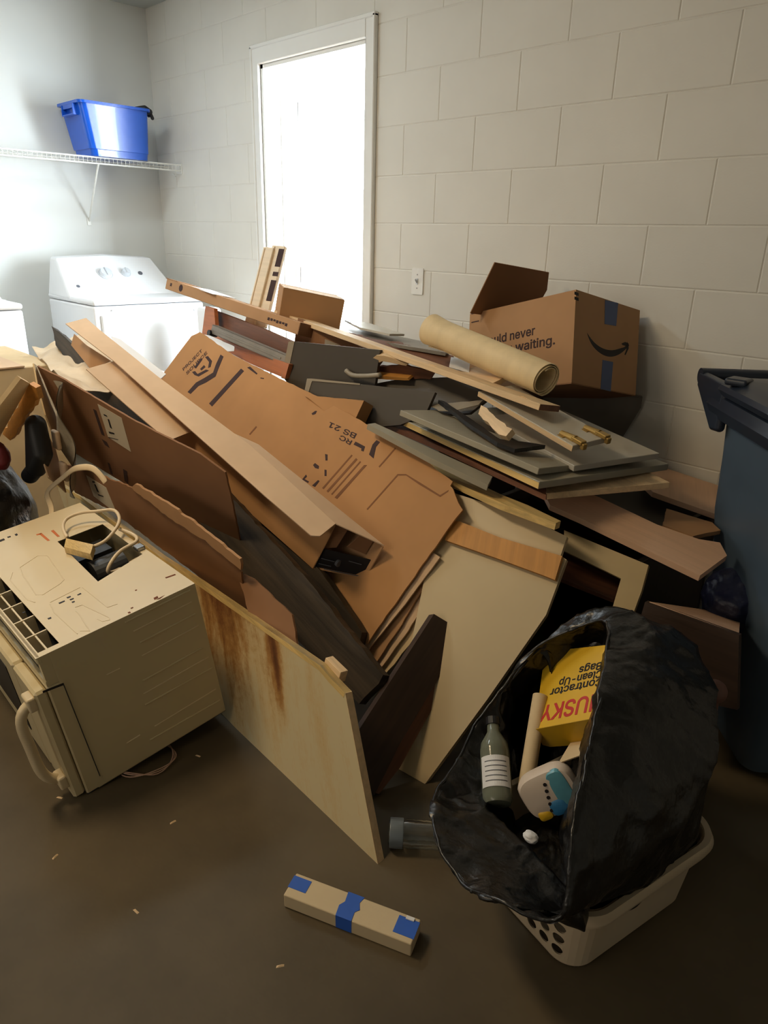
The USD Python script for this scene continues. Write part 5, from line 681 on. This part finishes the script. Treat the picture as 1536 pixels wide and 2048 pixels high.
# ---------------------------------------------------------------- middle of the pile
for nm, key, lab, mm in (('long_thin_carton', 'long_box', 'long slim kraft carton bridging the top of the pile near the dryer', 'kraft'),):
    T_, D_ = fbox(key); t = Thing(nm, lab, 'cardboard box', T_); a, b, c = D_ / 2
    t.part('carton', cbx((-a, -b, -c), (a, b, c), .002), M['kraft'])
    t.part('end_flap', bx((-a - .012, -b, c - .001), (-a + .1, b, c + .002)), M['kraft_d']); t.part('end_flap', bx((a, -b, -c), (a + .003, b, c)), M['kraft_d'])
    t.part('printed_mark', cat_([cyl((-a + .14, -b - .0006, .002), (-a + .14, -b, .002), .017, n=10), bx((-a + .04, -b - .0006, -.005), (-a + .055, -b, .01))]), M['ink'])
    t.part('printed_mark', cat_([bx((a - .21 + .02 * k, -b - .0006, -.008 + .002 * (k % 3)), (a - .195 + .02 * k, -b, .004)) for k in range(7)]), M['ink'])
    single('paper_sheet', bx((-.02, -.06, .0), (.24, .06, .002)), M['paper'], 'white paper lying on the long slim carton', 'paper', M4(T_[:3, 3] + T_[:3, :3] @ np.array((-.32, .0, c + .0012)), T_[:3, :3] @ Rot.from_euler('xz', (4, -6), degrees=True).as_matrix()))
T_, D_ = fbox('small_box'); a, b, c = D_ / 2
t = Thing('small_carton', 'small plain brown carton in front of the doorway', 'cardboard box', T_); t.part('carton', cbx((-a, -b, -c - .05), (a, b, c), .002), M['kraft']); t.part('lid_flap', bx((-a + .003, -b, c), (a - .003, b * .1, c + .002)), M['kraft_l'])
T_, D_ = fbox('base_a'); a, b, c = D_ / 2
BL_ = ['leftmost of the two pale trim boards standing upright in the pile', 'right hand pale trim board with dark stickers standing upright in the pile']
for k, (dx, w_, dz) in enumerate(((-.026, .62, -.012), (.020, .78, .004))):
    o_ = T_[:3, 3] + T_[:3, :3] @ np.array((dx, .012 * k, dz)); t = Thing('trim_board', BL_[k], 'trim board', M4(o_, T_[:3, :3]))
    t.part('board', cbx((-a * .72 * w_, -b, -c - .1), (a * .72 * w_, b, c), .003), M['trimw']); t.part('molding', hull([(-a * .3, -b, -c), (-a * .3, -b, c - .01)], .005, 1), M['trimw'])
    if k:
        for z0, z1 in ((-.12, -.02), (.0, .02), (.045, .13)): t.part('sticker', bx((a * .12, -b - .001, z0), (a * .56, -b, z1)), M['ink'])
t = board_t('dark1', 'cupboard_door', 'upper of two dark grey cabinet panels standing on edge in the middle', 'panel'); t.part('panel', pmesh('dark1'), M['dark']); t.part('pale_edge', wmesh('dark1_edge'), M['edge'], world=True)
t = board_t('dark2', 'cupboard_door', 'lower dark grey cabinet panel with a pale rim in the middle of the pile', 'panel'); t.part('panel', pmesh('dark2'), M['dark']); t.part('pale_edge', wmesh('dark2_edge'), M['edge'], world=True)
board('tan_flap', 'small_carton', M['kraft_o'], 'corner of a tan carton poking up behind the printed carton', 'cardboard box', .002)
board('orange_panel', 'panel_board', M['orv'], 'orange-brown wood panel on edge under the long slim carton', 'panel')
board('brown_panel', 'panel_board', M['brownw'], 'dark brown panel behind the metal track under the long slim carton', 'panel')
T_, D_ = fbox('rail'); a, b, c = D_ / 2
t = Thing('drawer_slide', 'grey metal drawer slide lying on the orange-brown panel', 'drawer slide', T_)
t.part('channel', cat_([bx((-a, -b, -c), (a, -b + .003, c)), bx((-a, -b, c - .003), (a, b, c)), bx((-a, -b, -c), (a, b, -c + .003)), bx((-a, -b - .002, -.004), (a * .9, -b, .004))]), M['sheet']); t.part('roller', cyl((-a - .005, -b - .01, -c), (-a - .005, b, -c), .014, n=18), M['black'])
board('white_sheet', 'paper_board', M['greyl'], 'pale thin board lying flat in front of the doorway trim', 'board', .004)
board('grey_sheet', 'metal_sheet', M['sheet'], 'grey flat sheet lying on top of the pile left of the cream roll', 'sheet', .004)
board('ragged_board', 'broken_board', M['brownw'], 'brown board with a ragged upper edge left of the cream roll', 'board', .014)
board('white_card', 'paper_card', M['paper'], 'small white card under the cream roll', 'paper')
board('wood_bracket', 'wood_corner', M['wood'], 'bent pale wood corner piece below the long lumber board', 'wood scrap', .003)
board('wood_bar', 'wood_batten', M['woodo'], 'thin orange wood batten below the bent wood corner piece', 'wood scrap', .002)
board('brown_back', 'panel_board', M['brownw'], 'brown broken panel behind the bent wood corner piece', 'panel', .008)
t = board_t('mid_carton', 'small_carton', 'dark brown carton end with a grey label below the long lumber board', 'cardboard box'); t.part('carton', pmesh('mid_carton'), M['kraft_d']); decal(t, 'mid_label', 'grey_label', M['edge'])
board('dark_mid', 'panel_board', M['dark'], 'dark grey panel behind the door stack, below the bent wood corner', 'panel')
board('torn_plastic', 'plastic_scrap', M['edge'], 'torn grey plastic scrap behind the door stack', 'plastic scrap', .01)
single('bent_tube', tube(spline(PL['tubing']['p'], 24), .009, 10), M['edge'], 'short grey bent tube in front of the upper dark panel', 'tube', smooth=True)
single('cabinet_pull', tube(spline([(3.005, -.55, .985), (3.005, -.55, 1.022), (3.015, -.55, 1.03), (3.06, -.55, 1.03)], 18), .005, 8), M['bluegrey'], 'grey metal bar handle sticking up behind the cream roll', 'handle', smooth=True)

# hidden bulk of the pile: cabinets that carry the boards
hb_ = Thing('kitchen_cabinet', 'dark wooden cabinet carcass buried in the middle of the pile', 'cabinet', M4((2.75, -.45, 0)))
hb_.part('side_panel', cbx((2.2, -.70, .0), (2.22, -.12, .60)), M['dkw'], world=True); hb_.part('side_panel', cbx((3.08, -.62, .0), (3.10, -.12, .60)), M['dkw'], world=True); hb_.part('top_panel', cbx((2.2, -.62, .60), (3.1, -.12, .62)), M['dark'], world=True); hb_.part('back_panel', cbx((2.2, -.12, .0), (3.1, -.10, .62)), M['dkw'], world=True)
hb_.part('bottom_panel', cbx((2.2, -.62, .02), (3.1, -.12, .04)), M['dkw'], world=True)
h2 = Thing('base_cabinet', 'dark open cabinet carcass under the door stack, seen through the face frame', 'cabinet', M4((3.7, -.45, 0)))
h2.part('side_panel', cbx((3.42, -.76, .0), (3.44, -.03, .55)), M['dkw'], world=True); h2.part('side_panel', cbx((3.90, -.66, .0), (3.92, -.03, .45)), M['dkw'], world=True); h2.part('back_panel', cbx((3.42, -.04, 0), (3.92, -.02, .5)), M['dark'], world=True); h2.part('shelf', cbx((3.44, -.7, .34), (3.90, -.05, .355)), M['brownw'], world=True); h2.part('bottom_panel', cbx((3.44, -.74, .02), (3.90, -.05, .04)), M['dkw'], world=True)
h2.part('top_panel', cbx((3.42, -.5, .50), (3.92, -.03, .515)), M['dark'], world=True)

# ---------------------------------------------------------------- left edge
cb = Thing('packing_carton', 'cream printed carton at the left edge in front of the washing machine', 'cardboard box', M4((1.2, -1.4, .4)))
cb.part('carton', cbx((.82, -1.66, .0), (1.49, -1.36, .80), .004), M['card_c'], world=True); cb.part('top_flap', bx((.80, -1.665, .80), (1.495, -1.5, .806)), M['kraft_l'], world=True)
for k in range(5): cb.part('printed_mark', bx((1.02 + .06 * k, -1.60 + .008 * k, .8063), (1.06 + .06 * k, -1.575 + .01 * k, .8068)), M['green'], world=True)
for z in (.74, .70): cb.part('printed_line', bx((.9, -1.6606, z), (1.35, -1.66, z + .003)), M['inkl'], world=True)
gx, gy = np.meshgrid(np.linspace(0, 1, 40), np.linspace(0, 1, 16)); 
X_ = 1.2 + .75 * gx + .0 * gy; Y_ = -1.36 + .26 * gy - .14 * gx; Z_ = .835 + .05 * np.sin(gx * 5) * gy + .04 * (meshkit.noise(np.stack([gx * 9, gy * 5, 0 * gx], -1), 5) - .5) - .06 * gx + .03 * gy
def gridm(X, Y, Z, th=.003):
    n, k = X.shape; V = np.c_[X.ravel(), Y.ravel(), Z.ravel()]; V2 = V - [0, 0, th]; F = []
    for i in range(n - 1):
        for j in range(k - 1):
            a = i * k + j; q = (a, a + 1, a + k + 1, a + k); F += [(q[0], q[1], q[2]), (q[0], q[2], q[3])]; F += [tuple(w + n * k for w in (q[2], q[1], q[0])), tuple(w + n * k for w in (q[3], q[2], q[0]))]
    return trimesh.Trimesh(np.vstack([V, V2]), F, process=False)
single('packing_sheet', gridm(X_, Y_, Z_), M['beige'], 'crumpled beige packing sheet behind the cream carton and grey plank end', 'sheet', smooth=True)
def blob(c, r, seed, amp=.12, sub=4, fl=0.0):
    m = trimesh.creation.icosphere(sub, 1.0); v = m.vertices; n = meshkit.fbm(v * 1.6 + seed, 4, seed) - .5; n2 = np.abs(meshkit.noise(v * 5 + seed, seed) - .5)
    v = v * (1 + amp * 2 * n + amp * .8 * n2)[:, None] * r + c; v[:, 2] = np.maximum(v[:, 2], fl); return trimesh.Trimesh(v, m.faces, process=False)
single('garbage_bag', blob((1.86, -1.93, .29), (.40, .25, .33), 3), M['bag'], 'full black garbage bag behind the microwave at the left edge', 'garbage bag', smooth=True)
w_ = Thing('painted_board', 'pale painted board with orange raw wood back, standing in the black garbage bag', 'board', frame('paint_face'))
w_.part('painted_face', pmesh('paint_face'), M['card_c']); w_.part('raw_back', wmesh('paint_raw', rough=.012), M['woodo'], world=True)
single('work_boot', cat_([hull([(2.20, -1.72, .72), (2.22, -1.72, .62), (2.17, -1.73, .56)], .035, 3), hull([(2.17, -1.73, .56), (2.12, -1.74, .52)], .03, 3)]), M['black'], 'black rubber grip hanging below the raw wood board at left', 'tool grip', smooth=True)
single('red_rag', blob((2.09, -1.82, .60), (.045, .03, .05), 9, .2, 3, -1), M['darkred'], 'dark red rag in front of the pale board at the left edge', 'rag', smooth=True)
bf = Thing('bubble_film', 'strip of cloudy plastic film with tan cutouts hanging between bag and brown cartons', 'plastic film', M4((2.2, -1.6, .4)))
gx, gy = np.meshgrid(np.linspace(0, 1, 12), np.linspace(0, 1, 40))
Xf = 2.17 + .10 * gx + .03 * gy; Yf = -1.63 - .02 * gx + .0 * gy + .02 * np.sin(gy * 9 + gx * 3); Zf = .86 - .40 * gy
fm = gridm(Xf, Yf, Zf, .0); fm.vertices[len(fm.vertices) // 2:] += [0, .003, 0]; bf.part('film', fm, M['film'], world=True, smooth=True)
for z, x in ((.66, 2.22), (.55, 2.25)): bf.part('tan_pad', rbx((x - .03, -1.672, z - .035), (x + .02, -1.655, z + .035), .008), M['kraft_l'], world=True)
single('packing_strap', tube(spline([(2.36, -1.80, .38), (2.318, -1.75, .445), (2.225, -1.72, .485), (2.25, -1.69, .52), (2.433, -1.67, .612), (2.496, -1.655, .617), (2.54, -1.64, .58)], 60), .0035, 8, flat=.011), M['cable'], 'loose loop of flat cream packing strap above the microwave', 'strap', smooth=True)
# white detergent tub / sheeting by the dryer
wb_ = Thing('white_bucket', 'white plastic bucket behind the long pale carton', 'bucket', M4((1.47, -.99, 0)))
wb_.part('body', loft([np.array([(1.47 + r * math.cos(q), -.99 + r * math.sin(q), z) for q in np.linspace(0, 2 * np.pi, 32, endpoint=False)]) for r, z in ((.10, 0), (.125, .70), (.135, .70), (.135, .715), (.12, .72), (.10, .722))]), M['paper'], world=True, smooth=35)
bo = Thing('canister', 'tall white canister with a dark ribbed grip beside the dryer', 'canister', M4((1.02, -.30, .55)))
bo.part('body', rbx((.98, -.36, .0), (1.10, -.26, .96), .02), M['white'], world=True, smooth=40); bo.part('ribbed_cap', cat_([cyl((1.12, -.36, .74 + .014 * k), (1.12, -.36, .752 + .014 * k), .026 - .003 * (k % 2), n=16) for k in range(7)]), M['navy'], world=True)

# ---------------------------------------------------------------- basket, bag and its contents
e1, e2 = np.array((-.98, .2)), np.array((.2, .98)); e1 /= np.linalg.norm(e1); e2 = np.array((-e1[1], e1[0])); e2 = e2 if e2[1] > 0 else -e2
bc = np.array((4.240, -1.372))
def bringz(h1, h2, r, z, tilt=0.0, k=10):
    p = np.array(rrect(2 * h1, 2 * h2, r, k).exterior.coords)[:-1]; w = bc + np.outer(p[:, 0], e1) + np.outer(p[:, 1], e2); return np.c_[w, np.full(len(p), z) + tilt * p[:, 0]]
bk = Thing('laundry_basket', 'cream plastic laundry basket with round holes, holding the open black bag', 'laundry basket', M4((*bc, 0)))
H0, H1, HB = (.145, .185, .055), (.164, .204, .065), .19
def wall_uv():
    "front wall with holes: unrolled, then bent around the ring"
    rr_ = lambda H: (lambda q: np.vstack([q, q[:1]]))(np.roll(np.array(rrect(2 * H[0], 2 * H[1], H[2], 10).exterior.coords)[:-1], 5, 0))
    b0 = rr_(H0)
   
    s = np.concatenate([[0], np.cumsum(np.linalg.norm(np.diff(b0, axis=0), axis=1))]); L = s[-1]
    b1 = rr_(H1); return b0, b1, s, L
b0, b1, ss_, LL = wall_uv()
def ringpt(u, v):
    a = np.stack([np.interp(u, ss_, b0[:, i]) for i in (0, 1)], 1); b = np.stack([np.interp(u, ss_, b1[:, i]) for i in (0, 1)], 1)
    p = a + (b - a) * v[:, None]; w = bc + np.outer(p[:, 0], e1) + np.outer(p[:, 1], e2); return np.c_[w, .012 + v * (HB - .012)]
# arc position of the side facing the camera's left (local y = -H0[1])
mid = [i for i in range(len(b0)) if b0[i][1] < -H0[1] + 1e-6]; u_lo, u_hi = sorted((ss_[mid].min(), ss_[mid].max()))
uu = np.linspace(u_lo - .02, u_hi + .045, 7); flat = sbox(0, 0, LL, 1)
holes = []
for i, u in enumerate(np.linspace(u_lo - .012, u_hi + .012, 7)):
    for j in range(4):
        holes.append((u, .17 + .19 * j))
for side in (-1,):
    mid2 = [i for i in range(len(b0)) if b0[i][1] > H0[1] - 1e-6]; u0, u1 = sorted((ss_[mid2].min(), ss_[mid2].max()))
    holes += [(u, .17 + .19 * j) for u in np.linspace(u0, u1, 7) for j in range(4)]
import shapely
hs = shapely.union_all([shapely.affinity.scale(Point(u, v).buffer(1, quad_segs=5), .0125, .0125 / (HB - .012)) for u, v in holes]); flat = flat.difference(hs)
N_u = 90; pieces = []
for k in range(N_u):
    for j in range(3):
        c = flat.intersection(sbox(LL * k / N_u, j / 3, LL * (k + 1) / N_u, (j + 1) / 3))
        for g in getattr(c, 'geoms', [c]):
            if g.area > 1e-9 and g.geom_type == 'Polygon':
                try: v, f = trimesh.creation.triangulate_polygon(g, engine='earcut'); pieces.append(trimesh.Trimesh(np.c_[v, 0 * v[:, 0]], f, process=False))
                except Exception: pass
wm_ = cat_(pieces); uv = wm_.vertices; outer = ringpt(uv[:, 0], uv[:, 1]); cen = np.r_[bc, 0]; inner = outer + (np.r_[bc, 0] - outer) * [.012, .012, 0]
bk.part('perforated_wall', trimesh.Trimesh(np.vstack([outer, inner]), np.vstack([wm_.faces, wm_.faces[:, ::-1] + len(outer)]), process=False), M['bask'])if False else bk.part('perforated_wall', trimesh.Trimesh(np.vstack([outer, inner]), np.vstack([wm_.faces, wm_.faces[:, ::-1] + len(outer)]), process=False), M['bask'], world=True)
bk.part('bottom', loft([bringz(H0[0] - .02, H0[1] - .02, H0[2], .0), bringz(H0[0] - .004, H0[1] - .004, H0[2], .004), bringz(H0[0], H0[1], H0[2], .012)], True, True), M['bask'], world=True, smooth=40)
h = HB; bk.part('rim', loft([bringz(H1[0] + .001, H1[1] + .001, H1[2], h - .026), bringz(H1[0] + .014, H1[1] + .014, H1[2] + .01, h - .03), bringz(H1[0] + .02, H1[1] + .02, H1[2] + .012, h - .012), bringz(H1[0] + .014, H1[1] + .014, H1[2] + .01, h + .004), bringz(H1[0] + .002, H1[1] + .002, H1[2], h + .002), bringz(H1[0] - .003, H1[1] - .003, H1[2], h - .01)], False, False), M['bask'], world=True, smooth=50)
# the bag
B_ = PL['bag']; rim, inn_, mid_ = np.array(B_['rim']), np.array(B_['inn']), np.array(B_['mid']); NR = 300
bul = rim.copy() * 1.0; base = rim.copy()
for i in range(18):
    if str(i) in B_['bul']:
        bul[i] = B_['bul'][str(i)]; dxy = bul[i][:2] - bc; l1, l2 = dxy @ e1, dxy @ e2; s_ = max(abs(l1) / .165, abs(l2) / .18); base[i] = np.r_[bc + dxy / max(s_, .01) * 1.0, .15]
    else:
        bul[i] = rim[i] + [0, .004, -.004]; base[i] = rim[i] + [0, .008, -.008]
pk_o, pk_i = (rim + inn_) / 2, inn_.copy()
for i in range(4, 12):
    d_ = rim[i][:2] - bc; l1, l2 = d_ @ e1, d_ @ e2; w_ = min(1.0, (min(i - 3, 12 - i)) / 2.0) if i < 11 else 1.0
    f_ = lambda a, b: bc + e1 * np.clip(l1, -a, a) + e2 * np.clip(l2, -b, b)
    pk_o[i] = pk_o[i] * (1 - w_) + np.r_[f_(H1[0] + .024, H1[1] + .024), HB + .014] * w_; pk_i[i] = pk_i[i] * (1 - w_) + np.r_[f_(H1[0] - .022, H1[1] - .022), HB + .012] * w_
    mid_[i] = mid_[i] * (1 - w_) + np.r_[f_(H0[0] - .045, H0[1] - .045), .10] * w_; inn_[i] = pk_i[i]
rings = [spline(base, NR, True), spline(bul * .45 + base * .55, NR, True), spline(bul, NR, True), spline(bul * .45 + rim * .55 + (bul - base) * .1, NR, True), spline(rim, NR, True), spline(pk_o, NR, True), spline(pk_i, NR, True), spline(inn_ * .6 + mid_ * .4 + [0, 0, -.01], NR, True), spline(mid_, NR, True)]
cb_ = mid_.mean(0) + [0, .02, -.05]
rings += [rings[-1] * .6 + cb_ * .4, rings[-1] * .2 + cb_ * .8]
R2 = []
for a, b in zip(rings, rings[1:]):
    for s_ in np.linspace(0, 1, 9, endpoint=False): R2.append(a + (b - a) * s_)
R2.append(rings[-1]); bm = loft(R2, False, True)
v = bm.vertices; nrm = bm.vertex_normals; wv = v + .03 * (np.stack([meshkit.noise(v * 9, 11), meshkit.noise(v * 9, 12), meshkit.noise(v * 9, 13)], 1) - .5)
rdg = 1 - np.abs(2 * meshkit.noise(wv * [17, 17, 7], 6) - 1); rdg2 = 1 - np.abs(2 * meshkit.noise(wv * [34, 30, 18], 8) - 1)
nz = (meshkit.fbm(v * 14, 2, 4) - .5) * .022 + (rdg ** 5) * .012 * (meshkit.noise(v * 7, 21) ** 1.5) + (rdg2 ** 5) * .004
bm.vertices = v + nrm * nz[:, None]
bg = Thing('trash_bag', 'open black contractor bag standing in the laundry basket', 'garbage bag', M4((*bc, .05)))
bg.part('bag_film', bm, M['bag'], world=True, smooth=True)
rim_c = spline(rim, 120, True); bg.part('bag_hem', tube(rim_c + (meshkit.noise(rim_c[:, None, :].repeat(1, 1)[:, 0] * 40, 2)[:, None] - .5) * .006, .0035, 7, True), M['bag'], world=True, smooth=True)
# contents
t = board_t('husky', 'bag_box', 'yellow and red box of contractor bags inside the black bag', 'box')
g = np.array(PL['husky']['p']); t.part('box_front', ext(g, .05, -.05), M['yellow']); t.part('box_side', wmesh('husky_side'), M['yellowd'], world=True)
q = P_('hk_a'); txt(t, 'HUSKY', q[0], q[1], .042, M['red'], .0002, 'printed_name')
q = P_('hk_b'); u_ = (q[1] - q[0]); 
for k, (s_, w_) in enumerate((('Contractor', 1.0), ('Clean-Up', .82), ('Bags', .42))):
    o_ = q[0] + (q[2] - q[0]) * (k * .62) + (q[2] - q[0]) * .25; L_ = u_ * w_ * .92; txt(t, s_, o_, o_ + L_, .02, M['inkb'], .0002, 'printed_text')

def bottle(name, label, p0, p1, r, m, cap):
    p0, p1 = np.array(p0), np.array(p1); d = p1 - p0; L = np.linalg.norm(d); t = Thing(name, label, 'bottle', M4(p0)); A = trimesh.geometry.align_vectors([0, 0, 1], d / L); A[:3, 3] = p0
    pr = [(0, 0), (r * .85, .001), (r, .012), (r, L * .6), (r * .92, L * .7), (r * .45, L * .84), (r * .4, L * .98), (0, L)]
    g = trimesh.creation.revolve(pr, sections=28); g.apply_transform(A); t.part('body', g, m, world=True, smooth=40); t.part('cap', cyl(p0 + d * .93, p0 + d * 1.02, r * .5, n=18), cap, world=True); return t, A, L
bt, A, L = bottle('sauce_bottle', 'clear glass bottle with a white label inside the black bag', (4.075, -1.485, .19), (3.955, -1.36, .285), .034, M['greenglass'], M['black'])
lab = trimesh.creation.revolve([(.0345, .03), (.0352, .03), (.0352, .10), (.0345, .10)], angle=2.2, sections=16); ev = (np.array(EYE) - A[:3, 3]) @ A[:3, :3]; ea = math.atan2(ev[1], ev[0]); RZ = trimesh.transformations.rotation_matrix(ea - 1.1, [0, 0, 1]); lab.apply_transform(A @ RZ); bt.part('paper_label', lab, M['paper'], world=True)
for k in range(5):
    ln = trimesh.creation.revolve([(.0353, .042 + .011 * k), (.0356, .042 + .011 * k), (.0356, .044 + .011 * k), (.0353, .044 + .011 * k)], angle=1.5, sections=10); ln.apply_transform(A @ trimesh.transformations.rotation_matrix(ea - .75, [0, 0, 1])); bt.part('label_line', ln, M['print_grey'], world=True)
single('paper_roll_core', cyl((4.10, -1.42, .20), (4.01, -1.25, .33), .018, n=20), M['card_c'], 'pale cardboard tube standing between the bottle and the yellow box', 'tube', smooth=40)
pk = Thing('snack_package', 'white and blue food package lying in the black bag', 'package', M4((4.17, -1.44, .26)))
pc = np.array((4.165, -1.43, .255)); pa = np.array((.62, .52, .58)); pa /= np.linalg.norm(pa); pbv = np.array((-.6, -.15, .78)); pbv -= pa * (pbv @ pa); pbv /= np.linalg.norm(pbv); pn = np.cross(pa, pbv); pn = pn if pn @ (np.array(EYE) - pc) > 0 else -pn
def pill(h1, h2, z0, cx=0, cy=0, n=40, puff=.02):
    a = np.linspace(0, 2 * np.pi, n, endpoint=False); rr = []
    for s_, z in ((1, -puff), (1.03, 0), (.93, puff * .7), (.6, puff)): rr.append(pc + np.outer(np.sign(np.cos(a)) * np.abs(np.cos(a)) ** .6 * h1 * s_ + cx, pa) + np.outer(np.sign(np.sin(a)) * np.abs(np.sin(a)) ** .6 * h2 * s_ + cy, pbv) + pn * (z + z0))
    return loft(rr)
pk.part('pouch', pill(.062, .05, 0), M['creamp'], world=True, smooth=40)
pk.part('blue_panel', pill(.022, .045, .012, .028, .0, puff=.009), M['teal'], world=True, smooth=40); pk.part('blue_panel', pill(.02, .018, .014, .006, -.03, puff=.009), M['bluep'], world=True, smooth=40); pk.part('yellow_panel', pill(.016, .012, .012, -.03, -.036, puff=.009), M['yellow'], world=True, smooth=40)
for k in range(5): pk.part('printed_mark', cat_([cyl(pc + pa * (-.012 + .004 * k) + pbv * (-.03 + .014 * k) + pn * .018, pc + pa * (-.012 + .004 * k) + pbv * (-.03 + .014 * k) + pn * .0215, .004, n=8)]), M['inkb'], world=True)
single('paper_plate', slab([(4.13, -1.30, .29), (4.21, -1.26, .35), (4.23, -1.36, .37), (4.16, -1.40, .31)], .004, (.3, .6, -.7)), M['card_c'], 'pale folded card below the yellow box in the black bag', 'card')
single('tissue_wad', blob((4.19, -1.53, .215), (.016, .013, .011), 12, .2, 3, -1), M['paper'], 'small white crumpled tissue at the front of the black bag', 'tissue', smooth=True)

# ---------------------------------------------------------------- trash can at the right
dC = np.array((.67, -.742)); nC = np.array((.742, .67)); o2 = np.array((3.985, -.40)); SC = .76; ctr = o2 + dC * .28 + nC * .22
def cring(z, f0, f1, s0, s1, r=.05):
    "ring between f0..f1 along the depth and s0..s1 across"
    p = np.array(rrect(f1 - f0, s1 - s0, r, 6).exterior.coords)[:-1]; w = o2 + np.outer(p[:, 0] + (f0 + f1) / 2, dC) + np.outer(p[:, 1] + (s0 + s1) / 2, nC) * SC; return np.c_[w, np.full(len(p), z)]
tc = Thing('trash_can', 'dark blue-grey wheeled trash can cut off by the right edge of the frame', 'trash can', M4((*ctr, 0)))
tc.part('body', loft([cring(.02, .16, .50, .07, .45), cring(.10, .14, .51, .06, .46), cring(.30, .115, .52, .05, .475), cring(.50, .05, .53, .04, .485), cring(.62, .02, .54, .03, .49), cring(.78, .02, .55, .02, .50), cring(.93, .01, .56, .01, .51)]), M['can'], world=True, smooth=40)
tc.part('rim', loft([cring(.885, -.0, .57, .0, .52), cring(.895, -.045, .59, -.03, .545), cring(.925, -.06, .60, -.04, .555), cring(.932, -.055, .595, -.036, .55), cring(.955, -.05, .59, -.03, .545), cring(.96, -.02, .57, -.01, .53)], True, True), M['canlid'], world=True, smooth=35)
tc.part('lid', loft([cring(.962, .01, .60, -.03, .55), cring(.978, .005, .61, -.04, .56), cring(.992, .01, .605, -.034, .555), cring(1.0, .03, .58, -.005, .53), cring(1.012, .05, .56, .02, .50), cring(1.018, .14, .48, .1, .42)], True, True), M['canlid'], world=True, smooth=35)
hp = lambda f, s_, z: np.array((*(o2 + dC * f + nC * s_ * SC), z))
tc.part('handle_bar', cyl(hp(-.125, -.03, .985), hp(-.125, .52, .985), .024, n=20), M['canlid'], world=True, smooth=40)
for s_ in (-.015, .25, .53):
    tc.part('handle_arm', hull([hp(-.125, s_, .985), hp(-.125, s_, .96), hp(.02, s_, .865), hp(.06, s_, .985), hp(.06, s_, .87)], .014, 2), M['canlid'], world=True, smooth=40)
tc.part('lid_latch', rbx(hp(.10, .0, 1.0) - [.03, .03, 0], hp(.10, .0, 1.0) + [.03, .03, .02], .008), M['canlid'], world=True)
for s_ in (.02, .46): tc.part('wheel', cyl(hp(.08, s_, .1), hp(.08, s_ + .05, .1), .10, n=28), M['black'], world=True, smooth=40)
tc.part('axle', cyl(hp(.08, .02, .1), hp(.08, .5, .1), .01, n=12), M['metal'], world=True)
# bag and knob between can and basket
single('navy_bag', blob((4.20, -.55, .42), (.10, .12, .09), 21, .14, 4, -1), M['navy'], 'small dark blue bag of scraps between the tan board and the trash can', 'bag', smooth=True)
single('broom_knob', cat_([trimesh.creation.icosphere(3, .028).apply_translation((4.318, -1.0, .385)), cyl((4.318, -1.0, .36), (4.35, -1.04, .02), .014, n=16)]), M['pink'], 'dusky round-ended wooden handle standing behind the black bag', 'handle', smooth=40)
